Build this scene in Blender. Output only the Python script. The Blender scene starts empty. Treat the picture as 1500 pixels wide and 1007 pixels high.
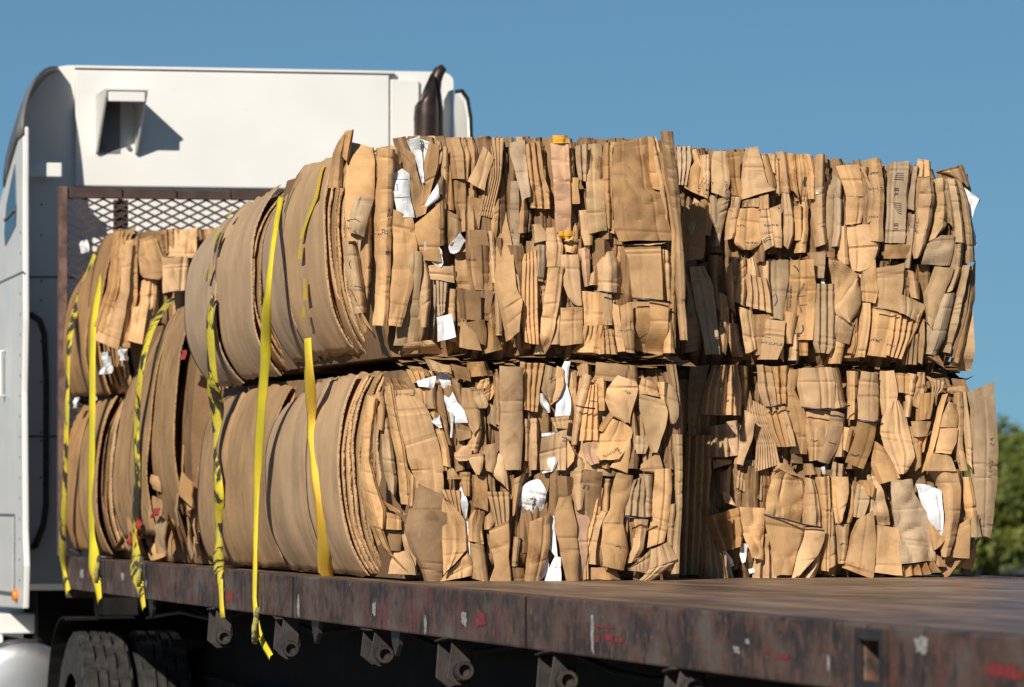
import bpy, math, random
from mathutils import Vector, noise, Matrix
from mathutils.bvhtree import BVHTree
R = math.radians
sc = bpy.context.scene
# ------------------------------------------------------------------ camera
CX, CY, CZ = 18.28, -3.80, 1.78
FPX = 8000.                       # focal length in pixels of the 1500 px wide photograph
TH = R(12.95)                      # view axis is turned this far from the trailer's long axis
PITCH = math.atan(226.5/FPX)
cam_d = bpy.data.cameras.new('camera'); cam = bpy.data.objects.new('camera', cam_d)
sc.collection.objects.link(cam); sc.camera = cam
cam_d.sensor_width = 36; cam_d.lens = FPX/1500*36
cam_d.clip_start = .1; cam_d.clip_end = 5000
cam.location = (CX, CY, CZ)
fwd = Vector((-math.cos(TH)*math.cos(PITCH), math.sin(TH)*math.cos(PITCH), math.sin(PITCH)))
cam.rotation_euler = fwd.to_track_quat('-Z', 'Y').to_euler()
cam_d.dof.use_dof = True; cam_d.dof.focus_distance = 18.7; cam_d.dof.aperture_fstop = 7.5
# ------------------------------------------------------------------ light
S = Vector((1.0, -.66, .62)).normalized()
w = bpy.data.worlds.new('World'); sc.world = w; w.use_nodes = True
nt = w.node_tree; bg = nt.nodes['Background']
sky = nt.nodes.new('ShaderNodeTexSky'); sky.sky_type = 'NISHITA'; sky.sun_disc = False
sky.sun_elevation = math.asin(S.z); sky.sun_rotation = math.atan2(S.x, S.y)
sky.air_density = 1.0; sky.dust_density = .25; sky.ozone_density = 1.0; sky.altitude = 300
# the air was clear: sample the sky a little above the hazy horizon band
tcw = nt.nodes.new('ShaderNodeTexCoord'); spw = nt.nodes.new('ShaderNodeSeparateXYZ'); cbw = nt.nodes.new('ShaderNodeCombineXYZ')
mzw = nt.nodes.new('ShaderNodeMath'); mzw.operation = 'MULTIPLY_ADD'; mzw.inputs[1].default_value = .95; mzw.inputs[2].default_value = .10
nt.links.new(tcw.outputs['Generated'], spw.inputs[0]); nt.links.new(spw.outputs[0], cbw.inputs[0]); nt.links.new(spw.outputs[1], cbw.inputs[1])
nt.links.new(spw.outputs[2], mzw.inputs[0]); nt.links.new(mzw.outputs[0], cbw.inputs[2]); nt.links.new(cbw.outputs[0], sky.inputs[0])
tnt = nt.nodes.new('ShaderNodeMix'); tnt.data_type = 'RGBA'; tnt.blend_type = 'MULTIPLY'; tnt.inputs['Factor'].default_value = 1
tnt.inputs['B'].default_value = (.58, .88, 1.04, 1)
nt.links.new(sky.outputs[0], tnt.inputs['A']); nt.links.new(tnt.outputs['Result'], bg.inputs[0]); bg.inputs[1].default_value = .052
sd = bpy.data.lights.new('sun', 'SUN'); sd.energy = 5.0; sd.angle = R(.5); sd.color = (1, .93, .82)
so = bpy.data.objects.new('sun', sd); sc.collection.objects.link(so)
so.rotation_euler = (-S).to_track_quat('-Z', 'Y').to_euler()
sc.view_settings.view_transform = 'Standard'; sc.view_settings.look = 'None'
sc.view_settings.gamma = 1; sc.view_settings.exposure = .25
col = sc.collection
rnd = random.Random(7)
# ------------------------------------------------------------------ helpers
def ray(px, py):
    """unit-depth ray of the photograph's pixel (1500 x 1007), level camera frame"""
    lat = (px-750)/FPX; up = (730-py)/FPX
    return Vector((-math.cos(TH)+lat*math.sin(TH), math.sin(TH)+lat*math.cos(TH), up))
def onX(px, py, X):
    r = ray(px, py); t = (X-CX)/r.x; return Vector((X, CY+r.y*t, CZ+r.z*t))
def onY(px, py, Y):
    r = ray(px, py); t = (Y-CY)/r.y; return Vector((CX+r.x*t, Y, CZ+r.z*t))
PHI = R(-1.2)                       # the load sits slightly askew on the trailer
PIV = onY(98, 850, 0)
def RW(px, Y=0.):
    """world point where the pixel column meets the side rail"""
    r = ray(px, 850); c, s_ = math.cos(PHI), math.sin(PHI)
    t = (Y-(-s_*(CX-PIV.x)+c*CY))/(-s_*r.x+c*r.y); return Vector((CX+r.x*t, CY+r.y*t, 0)), t
def onR(px, py, Y=0.):
    """the same in the trailer's own axes, Y metres inboard of its side"""
    w_, t = RW(px, Y); c, s_ = math.cos(PHI), math.sin(PHI)
    return Vector((PIV.x+c*(w_.x-PIV.x)+s_*w_.y, Y, CZ+ray(px, py).z*t))
def XO(xs):
    """spacing of the near side of the load along the trailer"""
    dx, dy = xs-7.9, 3.3; c, s_ = math.cos(R(25.4)), math.sin(R(25.4))
    px = 750+3900*(dx*s_+dy*c)/(-dx*c+dy*s_)
    return onY(px, 850, 0).x
class MB:
    def __init__(s): s.v = []; s.f = []; s.uv = []; s.mi = []; s.sm = []
    def face(s, idx, uv=None, mi=0, sm=False):
        s.f.append(tuple(idx)); s.uv.append(uv or [(0, 0)]*len(idx)); s.mi.append(mi); s.sm.append(sm)
    def box(s, a, b, mi=0):
        x0, y0, z0 = a; x1, y1, z1 = b; n = len(s.v)
        s.v += [(x0,y0,z0),(x1,y0,z0),(x1,y1,z0),(x0,y1,z0),(x0,y0,z1),(x1,y0,z1),(x1,y1,z1),(x0,y1,z1)]
        for q in ((0,3,2,1),(4,5,6,7),(0,1,5,4),(1,2,6,5),(2,3,7,6),(3,0,4,7)):
            s.face([n+i for i in q], mi=mi)
    def beam(s, p, q, w, h, up=(0,0,1), mi=0):
        p = Vector(p); q = Vector(q); d = (q-p).normalized(); u = Vector(up)
        sd_ = d.cross(u).normalized(); u = sd_.cross(d).normalized(); n = len(s.v)
        for c in (p, q):
            for a, b in ((-1,-1),(1,-1),(1,1),(-1,1)):
                s.v.append(tuple(c+sd_*a*w/2+u*b*h/2))
        for k in range(4): s.face([n+k, n+(k+1)%4, n+4+(k+1)%4, n+4+k], mi=mi)
        s.face([n+3,n+2,n+1,n], mi=mi); s.face([n+4,n+5,n+6,n+7], mi=mi)
    def tube(s, pts, r, n=12, cap=True, mi=0):
        pts = [Vector(p) for p in pts]; rs = r if isinstance(r, (list, tuple)) else [r]*len(pts)
        base = len(s.v); ref = None
        for i, p in enumerate(pts):
            d = (pts[min(i+1, len(pts)-1)]-pts[max(i-1, 0)]).normalized()
            if ref is None: ref = d.orthogonal().normalized()
            ref = (ref-d*ref.dot(d)).normalized(); b = d.cross(ref)
            for k in range(n):
                a = 2*math.pi*k/n; s.v.append(tuple(p+(ref*math.cos(a)+b*math.sin(a))*rs[i]))
        for i in range(len(pts)-1):
            for k in range(n):
                a = base+i*n+k; b2 = base+i*n+(k+1)%n
                s.face([a, b2, b2+n, a+n], sm=True, mi=mi)
        if cap:
            s.face([base+k for k in range(n)][::-1], mi=mi); e = base+(len(pts)-1)*n
            s.face([e+k for k in range(n)], mi=mi)
    def prism(s, pts, axis, a, b, mi=0):
        """extrude a 2-D outline along an axis (0, 1 or 2)"""
        n = len(s.v); m = len(pts)
        for t in (a, b):
            for p in pts:
                c = list(p); c.insert(axis, t); s.v.append(tuple(c))
        s.face([n+i for i in range(m)][::-1], mi=mi); s.face([n+m+i for i in range(m)], mi=mi)
        for i in range(m): s.face([n+i, n+(i+1)%m, n+m+(i+1)%m, n+m+i], mi=mi)
    def build(s, name, mats, parent=None, color=None, bevel=0, loc=None):
        me = bpy.data.meshes.new(name); me.from_pydata([tuple(v) for v in s.v], [], s.f)
        if not isinstance(mats, (list, tuple)): mats = [mats]
        for m in mats: me.materials.append(m)
        me.polygons.foreach_set('material_index', s.mi); me.polygons.foreach_set('use_smooth', s.sm)
        ul = me.uv_layers.new(name='UVMap'); k = 0
        for u in s.uv:
            for c in u: ul.data[k].uv = c; k += 1
        me.update()
        o = bpy.data.objects.new(name, me); col.objects.link(o)
        if color: o.color = (*color, 1)
        if bevel:
            b = o.modifiers.new('bevel', 'BEVEL'); b.width = bevel; b.segments = 2; b.limit_method = 'ANGLE'
        if parent:
            o.parent = parent
            o.matrix_parent_inverse = Matrix.Translation(parent.location).inverted()
        return o
def tag(o, label, cat=None, group=None, kind=None):
    if label: o['label'] = label
    if cat: o['category'] = cat
    if group: o['group'] = group
    if kind: o['kind'] = kind
    return o
def empty(name, loc, label, cat, group=None):
    o = bpy.data.objects.new(name, None); o.location = loc; o.empty_display_size = .2
    col.objects.link(o); return tag(o, label, cat, group)
# ------------------------------------------------------------------ materials
def mat(name, rough=.6, base=(.5,.5,.5), metal=0, spec=.5):
    m = bpy.data.materials.new(name); m.use_nodes = True; b = m.node_tree.nodes['Principled BSDF']
    b.inputs['Base Color'].default_value = (*base, 1); b.inputs['Roughness'].default_value = rough
    b.inputs['Metallic'].default_value = metal; b.inputs['Specular IOR Level'].default_value = spec
    return m, m.node_tree, b
def N(nt, t, **k):
    n = nt.nodes.new('ShaderNode'+t)
    for a, v in k.items():
        if a.startswith('i_'): n.inputs[a[2:].replace('_', ' ')].default_value = v
        else: setattr(n, a, v)
    return n
def ramp(nt, src, stops, interp='LINEAR'):
    r = nt.nodes.new('ShaderNodeValToRGB'); cr = r.color_ramp; cr.interpolation = interp
    while len(cr.elements) < len(stops): cr.elements.new(.5)
    for e, (p, c) in zip(cr.elements, stops):
        e.position = p; e.color = (*c, 1) if isinstance(c, tuple) else (c, c, c, 1)
    nt.links.new(src, r.inputs[0]); return r.outputs[0]
def mix(nt, fac, a, b, mode='MIX'):
    m = nt.nodes.new('ShaderNodeMix'); m.data_type = 'RGBA'; m.blend_type = mode
    for s, v in ((m.inputs['Factor'], fac), (m.inputs['A'], a), (m.inputs['B'], b)):
        if isinstance(v, (int, float)): s.default_value = v if s.type == 'VALUE' else (v, v, v, 1)
        elif isinstance(v, tuple): s.default_value = (*v, 1)
        else: nt.links.new(v, s)
    return m.outputs['Result']
def tex(nt, scale, detail=4, kind='Noise', coord='Object', stretch=(1,1,1), rough=.55):
    tc = nt.nodes.new('ShaderNodeTexCoord'); mp = nt.nodes.new('ShaderNodeMapping')
    mp.inputs['Scale'].default_value = stretch
    nt.links.new(tc.outputs[coord], mp.inputs[0])
    t = nt.nodes.new('ShaderNodeTex'+kind); t.inputs['Scale'].default_value = scale
    if kind == 'Noise': t.inputs['Detail'].default_value = detail; t.inputs['Roughness'].default_value = rough
    nt.links.new(mp.outputs[0], t.inputs['Vector']); return t.outputs[0]
def bump(nt, b, src, dist, strength=1, prev=None):
    n = nt.nodes.new('ShaderNodeBump'); n.inputs['Strength'].default_value = strength; n.inputs['Distance'].default_value = dist
    nt.links.new(src, n.inputs['Height'])
    if prev: nt.links.new(prev, n.inputs['Normal'])
    nt.links.new(n.outputs[0], b.inputs['Normal']); return n.outputs[0]
def card_mat(name, flute=.10, rough=.78, var=1.):
    m, t, b = mat(name, rough, spec=.28)
    oi = N(t, 'ObjectInfo')
    v1 = ramp(t, tex(t, 5, 3), [(.3, 1-.26*var), (.7, 1+.18*var)])
    v2 = ramp(t, tex(t, 60, 3), [(.3, 1-.08*var), (.7, 1+.06*var)])
    c = mix(t, 1, oi.outputs['Color'], v1, 'MULTIPLY'); c = mix(t, 1, c, v2, 'MULTIPLY')
    # damp stains and scuffs
    st = ramp(t, tex(t, 9, 5), [(.60, 0.0), (.68, var*var)])
    c = mix(t, st, c, mix(t, 1, c, (.74, .66, .58), 'MULTIPLY'))
    sc_ = ramp(t, tex(t, 38, 2, stretch=(1, 1, .25)), [(.70, 0.0), (.76, .55)])
    c = mix(t, sc_, c, mix(t, .5, c, (.62, .5, .36)))
    # flute lines across the sheet
    tc = N(t, 'TexCoord'); wv = N(t, 'TexWave'); wv.bands_direction = 'Y'
    wv.inputs['Scale'].default_value = 75; wv.inputs['Distortion'].default_value = .5; wv.inputs['Detail'].default_value = 1
    t.links.new(tc.outputs['UV'], wv.inputs['Vector'])
    c = mix(t, 1, c, ramp(t, wv.outputs['Fac'], [(0, .955), (1, 1.03)]), 'MULTIPLY')
    t.links.new(c, b.inputs['Base Color'])
    n1 = bump(t, b, wv.outputs['Fac'], .0012, flute)
    n2 = bump(t, b, tex(t, 45, 4), .002, .3, n1)
    bump(t, b, tex(t, 9, 2), .006, .25, n2)
    return m
M_card = card_mat('cardboard')
M_liner = card_mat('smooth_liner', .05, .8, .6)
def edge_mat():
    m, t, b = mat('corrugated_edge', .9, spec=.2)
    oi = N(t, 'ObjectInfo')
    c = mix(t, 1, oi.outputs['Color'], ramp(t, tex(t, 160, 2), [(.42, .25), (.55, 1.0)]), 'MULTIPLY')
    t.links.new(c, b.inputs['Base Color']); return m
M_edge = edge_mat()
def paper_mat():
    m, t, b = mat('white_paper', .7)
    c = mix(t, 1, (.72, .72, .73), ramp(t, tex(t, 22, 4), [(.35, .82), (.6, 1.0)]), 'MULTIPLY')
    t.links.new(c, b.inputs['Base Color'])
    bump(t, b, tex(t, 30, 4), .006, .6); return m
M_paper = paper_mat()
def strap_mat(name, a, bcol, dark, thr):
    m, t, b = mat(name, .7)
    k = ramp(t, tex(t, 7, 4, stretch=(1, 1, 1)), [(.35, a), (.65, bcol)])
    s = ramp(t, tex(t, 16, 4, stretch=(1, 1, .5)), [(thr, 0.0), (thr+.05, 1.0)])
    c = mix(t, s, k, dark)
    wv = N(t, 'TexWave'); wv.bands_direction = 'X'; wv.inputs['Scale'].default_value = 90
    tc = N(t, 'TexCoord'); t.links.new(tc.outputs['UV'], wv.inputs['Vector'])
    c = mix(t, 1, c, ramp(t, wv.outputs['Fac'], [(0, .85), (1, 1.05)]), 'MULTIPLY')
    t.links.new(c, b.inputs['Base Color']); bump(t, b, wv.outputs['Fac'], .001, .5); return m
M_strap = strap_mat('yellow_webbing', (.72,.56,.02), (.55,.47,.025), (.25,.22,.05), .70)
M_strapd = strap_mat('dirty_webbing', (.64,.50,.025), (.42,.36,.04), (.035,.03,.02), .50)
M_strapo = strap_mat('faded_orange_webbing', (.74,.40,.04), (.62,.50,.03), (.25,.2,.08), .66)
M_strapl = strap_mat('grimy_webbing', (.42,.38,.08), (.22,.20,.08), (.05,.05,.04), .5)
def rust_mat():
    m, t, b = mat('worn_rail_paint', .55, spec=.5)
    c = ramp(t, tex(t, 3.2, 6, stretch=(1,1,2)), [(.30, (.018,.013,.010)), (.45, (.050,.030,.022)), (.56, (.100,.056,.038)), (.66, (.105,.090,.078))])
    rst = ramp(t, tex(t, 22, 5), [(.52, 0.0), (.66, 1.0)])
    c = mix(t, rst, c, (.13, .055, .03))
    red = ramp(t, tex(t, 1.9, 3, stretch=(1,1,1)), [(.60, 0.0), (.66, .45)])
    c = mix(t, red, c, (.16, .035, .028))
    drip = ramp(t, tex(t, 26, 3, stretch=(1,1,.10)), [(.62, 0.0), (.72, .45)])
    c = mix(t, drip, c, (.20, .16, .13))
    sc_ = ramp(t, tex(t, 70, 3, stretch=(1,1,.35)), [(.68, 0.0), (.72, .8)])
    c = mix(t, sc_, c, (.34, .31, .29))
    dk = ramp(t, tex(t, 11, 4), [(.34, .8), (.46, 0.0)])
    c = mix(t, dk, c, (.014, .012, .012))
    t.links.new(c, b.inputs['Base Color'])
    t.links.new(ramp(t, tex(t, 8, 4), [(.3, .35), (.7, .75)]), b.inputs['Roughness'])
    bump(t, b, tex(t, 14, 5), .008, .6); return m
M_rail = rust_mat()
def deck_mat():
    m, t, b = mat('worn_deck_boards', .5, spec=.5)
    tc = N(t, 'TexCoord'); sp = N(t, 'SeparateXYZ'); t.links.new(tc.outputs['Object'], sp.inputs[0])
    mm = N(t, 'Math', operation='MULTIPLY'); mm.inputs[1].default_value = 1/.19; t.links.new(sp.outputs['Y'], mm.inputs[0])
    fl = N(t, 'Math', operation='FLOOR'); t.links.new(mm.outputs[0], fl.inputs[0])
    fr = N(t, 'Math', operation='FRACT'); t.links.new(mm.outputs[0], fr.inputs[0])
    wn = N(t, 'TexWhiteNoise', noise_dimensions='1D'); t.links.new(fl.outputs[0], wn.inputs['W'])
    c = ramp(t, tex(t, 1.6, 6, stretch=(.8, 4, 1)), [(.32, (.080,.055,.042)), (.5, (.165,.108,.075)), (.62, (.25,.165,.11)), (.75, (.24,.19,.15))])
    c = mix(t, 1, c, ramp(t, wn.outputs['Value'], [(0, .72), (1, 1.25)]), 'MULTIPLY')
    o = ramp(t, tex(t, 2.3, 5, stretch=(.35, 5, 1)), [(.56, 0.0), (.68, .7)])
    c = mix(t, o, c, (.27,.14,.07))
    g = ramp(t, fr.outputs[0], [(0, 1.0), (.03, 0.0), (.97, 0.0), (1, 1.0)])
    c = mix(t, g, c, (.02, .016, .014))
    t.links.new(c, b.inputs['Base Color'])
    t.links.new(ramp(t, tex(t, 5, 4), [(.3, .30), (.7, .58)]), b.inputs['Roughness'])
    bump(t, b, tex(t, 18, 4, stretch=(.3, 2, 1)), .005, .5); return m
M_deck = deck_mat()
def simple(name, c0, c1, sc_=8, rough=.6, metal=0, bd=.002, bs=.4, spec=.5):
    m, t, b = mat(name, rough, metal=metal, spec=spec)
    t.links.new(ramp(t, tex(t, sc_, 5), [(.35, c0), (.65, c1)]), b.inputs['Base Color'])
    bump(t, b, tex(t, sc_*5, 4), bd, bs); return m
M_blk = simple('black_frame_paint', (.006,.006,.006), (.016,.013,.012), 6, .8, spec=.15)
M_dark = simple('dark_steel', (.02,.018,.017), (.055,.04,.033), 14, .45, .3)
M_rust = simple('rusty_steel', (.060,.030,.022), (.15,.085,.065), 18, .8, .0)
M_rustd = simple('dark_rust', (.022,.012,.010), (.060,.028,.021), 16, .7)
M_stack = simple('burnt_exhaust_steel', (.018,.014,.013), (.060,.035,.028), 9, .4, .5)
M_chrome = simple('polished_aluminium', (.70,.70,.70), (.85,.85,.84), 3, .36, 1, .001, .1)
M_tyre = simple('tyre_rubber', (.016,.016,.016), (.042,.039,.036), 20, .8, spec=.3)
M_rim = simple('wheel_steel', (.35,.35,.35), (.5,.5,.5), 9, .4, .6)
M_winch = simple('oily_winch_steel', (.012,.010,.010), (.040,.028,.022), 16, .6, .2)
M_wire = simple('bale_wire', (.03,.035,.06), (.07,.07,.09), 20, .4, .7)
M_gasket = simple('seam_sealant', (.10,.10,.11), (.14,.14,.15), 20, .7)
M_glass, _t, _b = mat('dark_window_glass', .06, (.02,.035,.05), spec=.8)
M_amber, _t, _b = mat('amber_lens', .25, (.75,.20,.02))
def cab_mat():
    m, t, b = mat('white_cab_paint', .32, spec=.5)
    c = ramp(t, tex(t, 1.3, 4), [(.3, (.60,.59,.565)), (.7, (.68,.672,.65))])
    d = ramp(t, tex(t, 5, 6, stretch=(1,1,.2)), [(.60, 0.0), (.75, .30)])
    c = mix(t, d, c, (.48,.45,.41))
    sp = ramp(t, tex(t, 90, 2), [(.74, 0.0), (.77, .6)])
    c = mix(t, sp, c, (.30,.27,.24))
    t.links.new(c, b.inputs['Base Color']); bump(t, b, tex(t, 2.2, 3), .012, .25)
    t.links.new(ramp(t, tex(t, 6, 4), [(.3, .28), (.7, .5)]), b.inputs['Roughness']); return m
M_cab = cab_mat()
M_fairing = simple('weathered_fairing', (.10,.10,.105), (.17,.17,.17), 5, .5)
M_print, _t, _b = mat('black_print_ink', .7, (.045,.045,.055))
M_red = simple('red_reflective_tape', (.13,.02,.018), (.30,.03,.025), 40, .5)
M_wht = simple('white_reflective_tape', (.16,.15,.145), (.46,.44,.42), 60, .5)
M_ground = simple('gravel_yard', (.07,.062,.052), (.13,.115,.095), 6, .9, bd=.02)
def leaf_mat(name, a, b_):
    m, t, b = mat(name, .6)
    oi = tex(t, 1.4, 3)
    t.links.new(ramp(t, oi, [(.35, a), (.65, b_)]), b.inputs['Base Color'])
    b.inputs['Subsurface Weight'].default_value = 0
    tr = N(t, 'BsdfTranslucent'); tr.inputs[0].default_value = (b_[0]*1.6, b_[1]*1.6, b_[2], 1)
    mx = N(t, 'MixShader'); mx.inputs[0].default_value = .3
    t.links.new(b.outputs[0], mx.inputs[1]); t.links.new(tr.outputs[0], mx.inputs[2])
    t.links.new(mx.outputs[0], t.nodes['Material Output'].inputs[0]); return m
M_leaf = leaf_mat('tree_leaves', (.065,.095,.016), (.19,.205,.030))
M_bark = simple('tree_bark', (.06,.045,.03), (.12,.09,.06), 10, .9)
# ------------------------------------------------------------------ ground, trees
DK = 1.5            # height of the deck
GZ = .12            # height of the ground
g = MB(); g.v = [(-900,-900,GZ),(900,-900,GZ),(900,900,GZ),(-900,900,GZ)]; g.face([0,1,2,3])
tag(g.build('ground', M_ground), None, kind='structure')
def tree(x, y, h, wdt, seed, label, n=9000):
    r = random.Random(seed)
    e = empty('bushy_tree', (x, y, GZ), label, 'tree', 'trees in the distance behind the trailer')
    t = MB(); t.tube([(x,y,GZ-.1),(x+.05,y,GZ+h*.3),(x,y+.1,GZ+h*.7)], [.16,.11,.04], 8)
    cl = []
    for k in range(26):
        a = r.uniform(0, 6.28); rr = wdt*math.sqrt(r.random())*.78; hz = h*(.16+.74*r.random())
        rr *= math.sin(math.pi*min(1, max(.12, (hz/h)*.8+.12)))**.6
        p = Vector((x+rr*math.cos(a), y+rr*math.sin(a), GZ+hz)); cl.append((p, r.uniform(.30,.55)*wdt*.62))
        t.tube([(x, y, GZ+h*.2), tuple(p)], [.05, .015], 5)
    t.build('trunk', M_bark, e)
    c = MB()
    for k in range(n):
        p, s_ = cl[r.randrange(len(cl))]
        d = Vector((r.gauss(0,1), r.gauss(0,1), r.gauss(0,.85))); d = d.normalized()*s_*(r.random()**.4)
        q = p+d; q.z = max(q.z, GZ+.05)
        nrm = (d.normalized()+Vector((r.uniform(-.8,.8), r.uniform(-.8,.8), r.uniform(-.2,.9)))).normalized()
        u = nrm.orthogonal().normalized(); v_ = nrm.cross(u); a = r.uniform(.05,.10); b_ = a*r.uniform(.5,.8)
        i = len(c.v); c.v += [tuple(q+u*a), tuple(q+v_*b_), tuple(q-u*a), tuple(q-v_*b_)]
        c.face([i,i+1,i+2,i+3])
    c.build('crown', M_leaf, e)
# the row stands about 100 m beyond the trailer
tfw = Vector((-math.cos(TH), math.sin(TH), 0)); trt = Vector((math.sin(TH), math.cos(TH), 0))
for k, (lat, dep, h, wd, lb) in enumerate([
        (9.15, 110, 2.75, 1.9, 'low bushy tree nearest the bales, partly behind the lower right bale'),
        (10.75, 112, 3.5, 2.3, 'taller bushy green tree at the right edge of the photo'),
        (10.2, 116, 3.1, 2.4, 'dense green bush between and behind the two other trees'),
        ]):
    p = Vector((CX, CY, 0))+trt*lat+tfw*dep
    tree(p.x, p.y, h, wd, 40+k, lb)
# ------------------------------------------------------------------ trailer
TX0, TX1, TW = onY(98, 850, 0).x, 15.6, 2.47
tr = empty('flatbed_trailer', ((TX0+TX1)/2, TW/2, GZ), 'flatbed trailer with dark rusty side rail and worn brown deck carrying the bales', 'trailer')
d = MB(); d.box((TX0+.02, .075, DK-.045), (TX1, TW-.075, DK-.004)); d.build('deck', M_deck, tr)
PK = onR(1280, 960, 0).x                 # stake opening in the rail
PH = .088
def rail(y0, y1, out, hole):
    m = MB(); segs = [(TX0, TX1)]
    s = -1 if out < 0 else 1
    if hole:
        segs = [(TX0, PK-PH), (PK+PH, TX1)]
        m.box((PK-PH, y0, DK-.035), (PK+PH, y1, DK)); m.box((PK-PH, y0, DK-.155), (PK+PH, y1, DK-.125))
        m.box((PK-.008, y0+.05, DK-.125), (PK+.012, y0+.07, DK-.035))
    for a, b in segs: m.box((a, y0, DK-.155), (b, y1, DK))
    return m
rl = rail(0, .07, -1, True).build('side_rail', M_rail, tr, bevel=.006)
rail(TW-.07, TW, 1, False).build('side_rail', M_rail, tr, bevel=.006)
m = MB(); m.box((TX0-.03, .0, DK-.2), (TX0-.003, TW, DK-.002)); m.build('front_rail', M_rail, tr, bevel=.005)
m = MB()
for a, b, y0, y1, z0, z1 in [(PK-PH-.03, PK-PH, -.014, -.002, DK-.15, DK-.01), (PK+PH, PK+PH+.03, -.014, -.002, DK-.15, DK-.01),
                 (PK-PH+.001, PK+PH-.001, -.014, -.002, DK-.034, DK-.01), (PK-PH+.001, PK+PH-.001, -.014, -.002, DK-.15, DK-.126)]:
    m.box((a, y0, z0), (b, y1, z1))
m.box((PK-PH, .062, DK-.125), (PK+PH, .07, DK-.035))
m.build('stake_pocket', M_dark, tr)
for yb in (.70, 1.66):
    m = MB(); m.box((TX0+.1, yb-.06, DK-.6), (TX1-.3, yb+.06, DK-.58)); m.box((TX0+.1, yb-.01, DK-.58), (TX1-.3, yb+.01, DK-.17)); m.box((TX0+.1, yb-.06, DK-.17), (TX1-.3, yb+.06, DK-.15))
    m.build('main_beam', M_blk, tr)
m = MB(); x = TX0+.2
while x < TX1-.2:
    m.box((x, .075, DK-.149), (x+.05, TW-.075, DK-.047)); x += .42
m.build('cross_members', M_blk, tr)
m = MB(); m.box((TX0+.1, .78, DK-.66), (-3.2, 1.60, DK-.601)); m.build('coupler_plate', M_blk, tr)
m = MB(); m.box((-1.0, .85, DK-.75), (12, 1.5, DK-.62)); m.box((4.2,.60,DK-.9),(12,.69,DK-.6)); m.build('axle_slide_rails', M_blk, tr)
# air and light lines slung under the deck
m = MB()
for k in range(1):
    pts = [(TX0+.4+.6*i, .55+.06*k, DK-.24-.05*k-.035*math.sin(i*1.3+k)) for i in range(26)]
    m.tube(pts, .012, 6)
m.build('air_hose', M_blk, tr)
m = MB(); pts = [onR(x_, y_, .25) for x_, y_ in [(215, 905), (245, 900), (265, 897), (300, 905), (330, 912)]]; m.tube(pts, .008, 6)
m.build('air_hose', M_rustd, tr)
# rail scuffs: remains of reflective tape and paint, raised sheets on the rail
def patch(px0, py0, px1, py1, mt, nm, seed):
    r = random.Random(seed); a = onR(px0, py0, 0); b = onR(px1, py1, 0); m = MB()
    cx, cz, hw, hh = (a.x+b.x)/2, (a.z+b.z)/2, (b.x-a.x)/2, (a.z-b.z)/2; K = 22; m.v.append((cx, -.0018, cz))
    for k in range(K):
        t = 2*math.pi*k/K; c_, s_ = math.cos(t), math.sin(t); q = 1/max(abs(c_), abs(s_)); q *= r.choice((1, .95, .8, .62, .9))
        m.v.append((cx+hw*c_*q, -.0018, cz+hh*s_*q))
    for k in range(K): m.face([0, 1+k, 1+(k+1)%K])
    if m.v: m.build(nm, mt, tr)
for k, (a, b_, c, d_, mt) in enumerate([(118,832,124,848,'w'),(129,834,134,850,'r'),(178,838,183,852,'w'),(213,848,218,862,'w'),(331,864,343,882,'r'),
        (326,860,331,868,'w'),(436,870,440,905,'w'),(546,882,552,903,'w'),(676,896,685,920,'w'),(697,896,713,920,'r'),(622,900,626,930,'w'),
        (866,915,906,922,'r'),(872,930,880,942,'r'),(884,928,900,940,'r'),(900,932,914,943,'r'),(866,900,871,962,'w'),(1092,934,1099,944,'w'),(1074,946,1085,958,'w'),(1118,950,1128,958,'r'),(1135,957,1156,968,'r'),
        (1340,930,1360,960,'w'),(1446,968,1500,998,'r'),(1212,958,1216,984,'w')]):
    patch(a, b_, c, d_, M_wht if mt == 'w' else M_red, 'paint_remnant', k)
for px in (150, 214, 430, 771):
    c = onR(px, 850, 0); m = MB(); m.box((c.x-.006, -.003, DK-.153), (c.x+.006, -.0005, DK-.004)); m.build('rail_seam', M_blk, tr)
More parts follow.
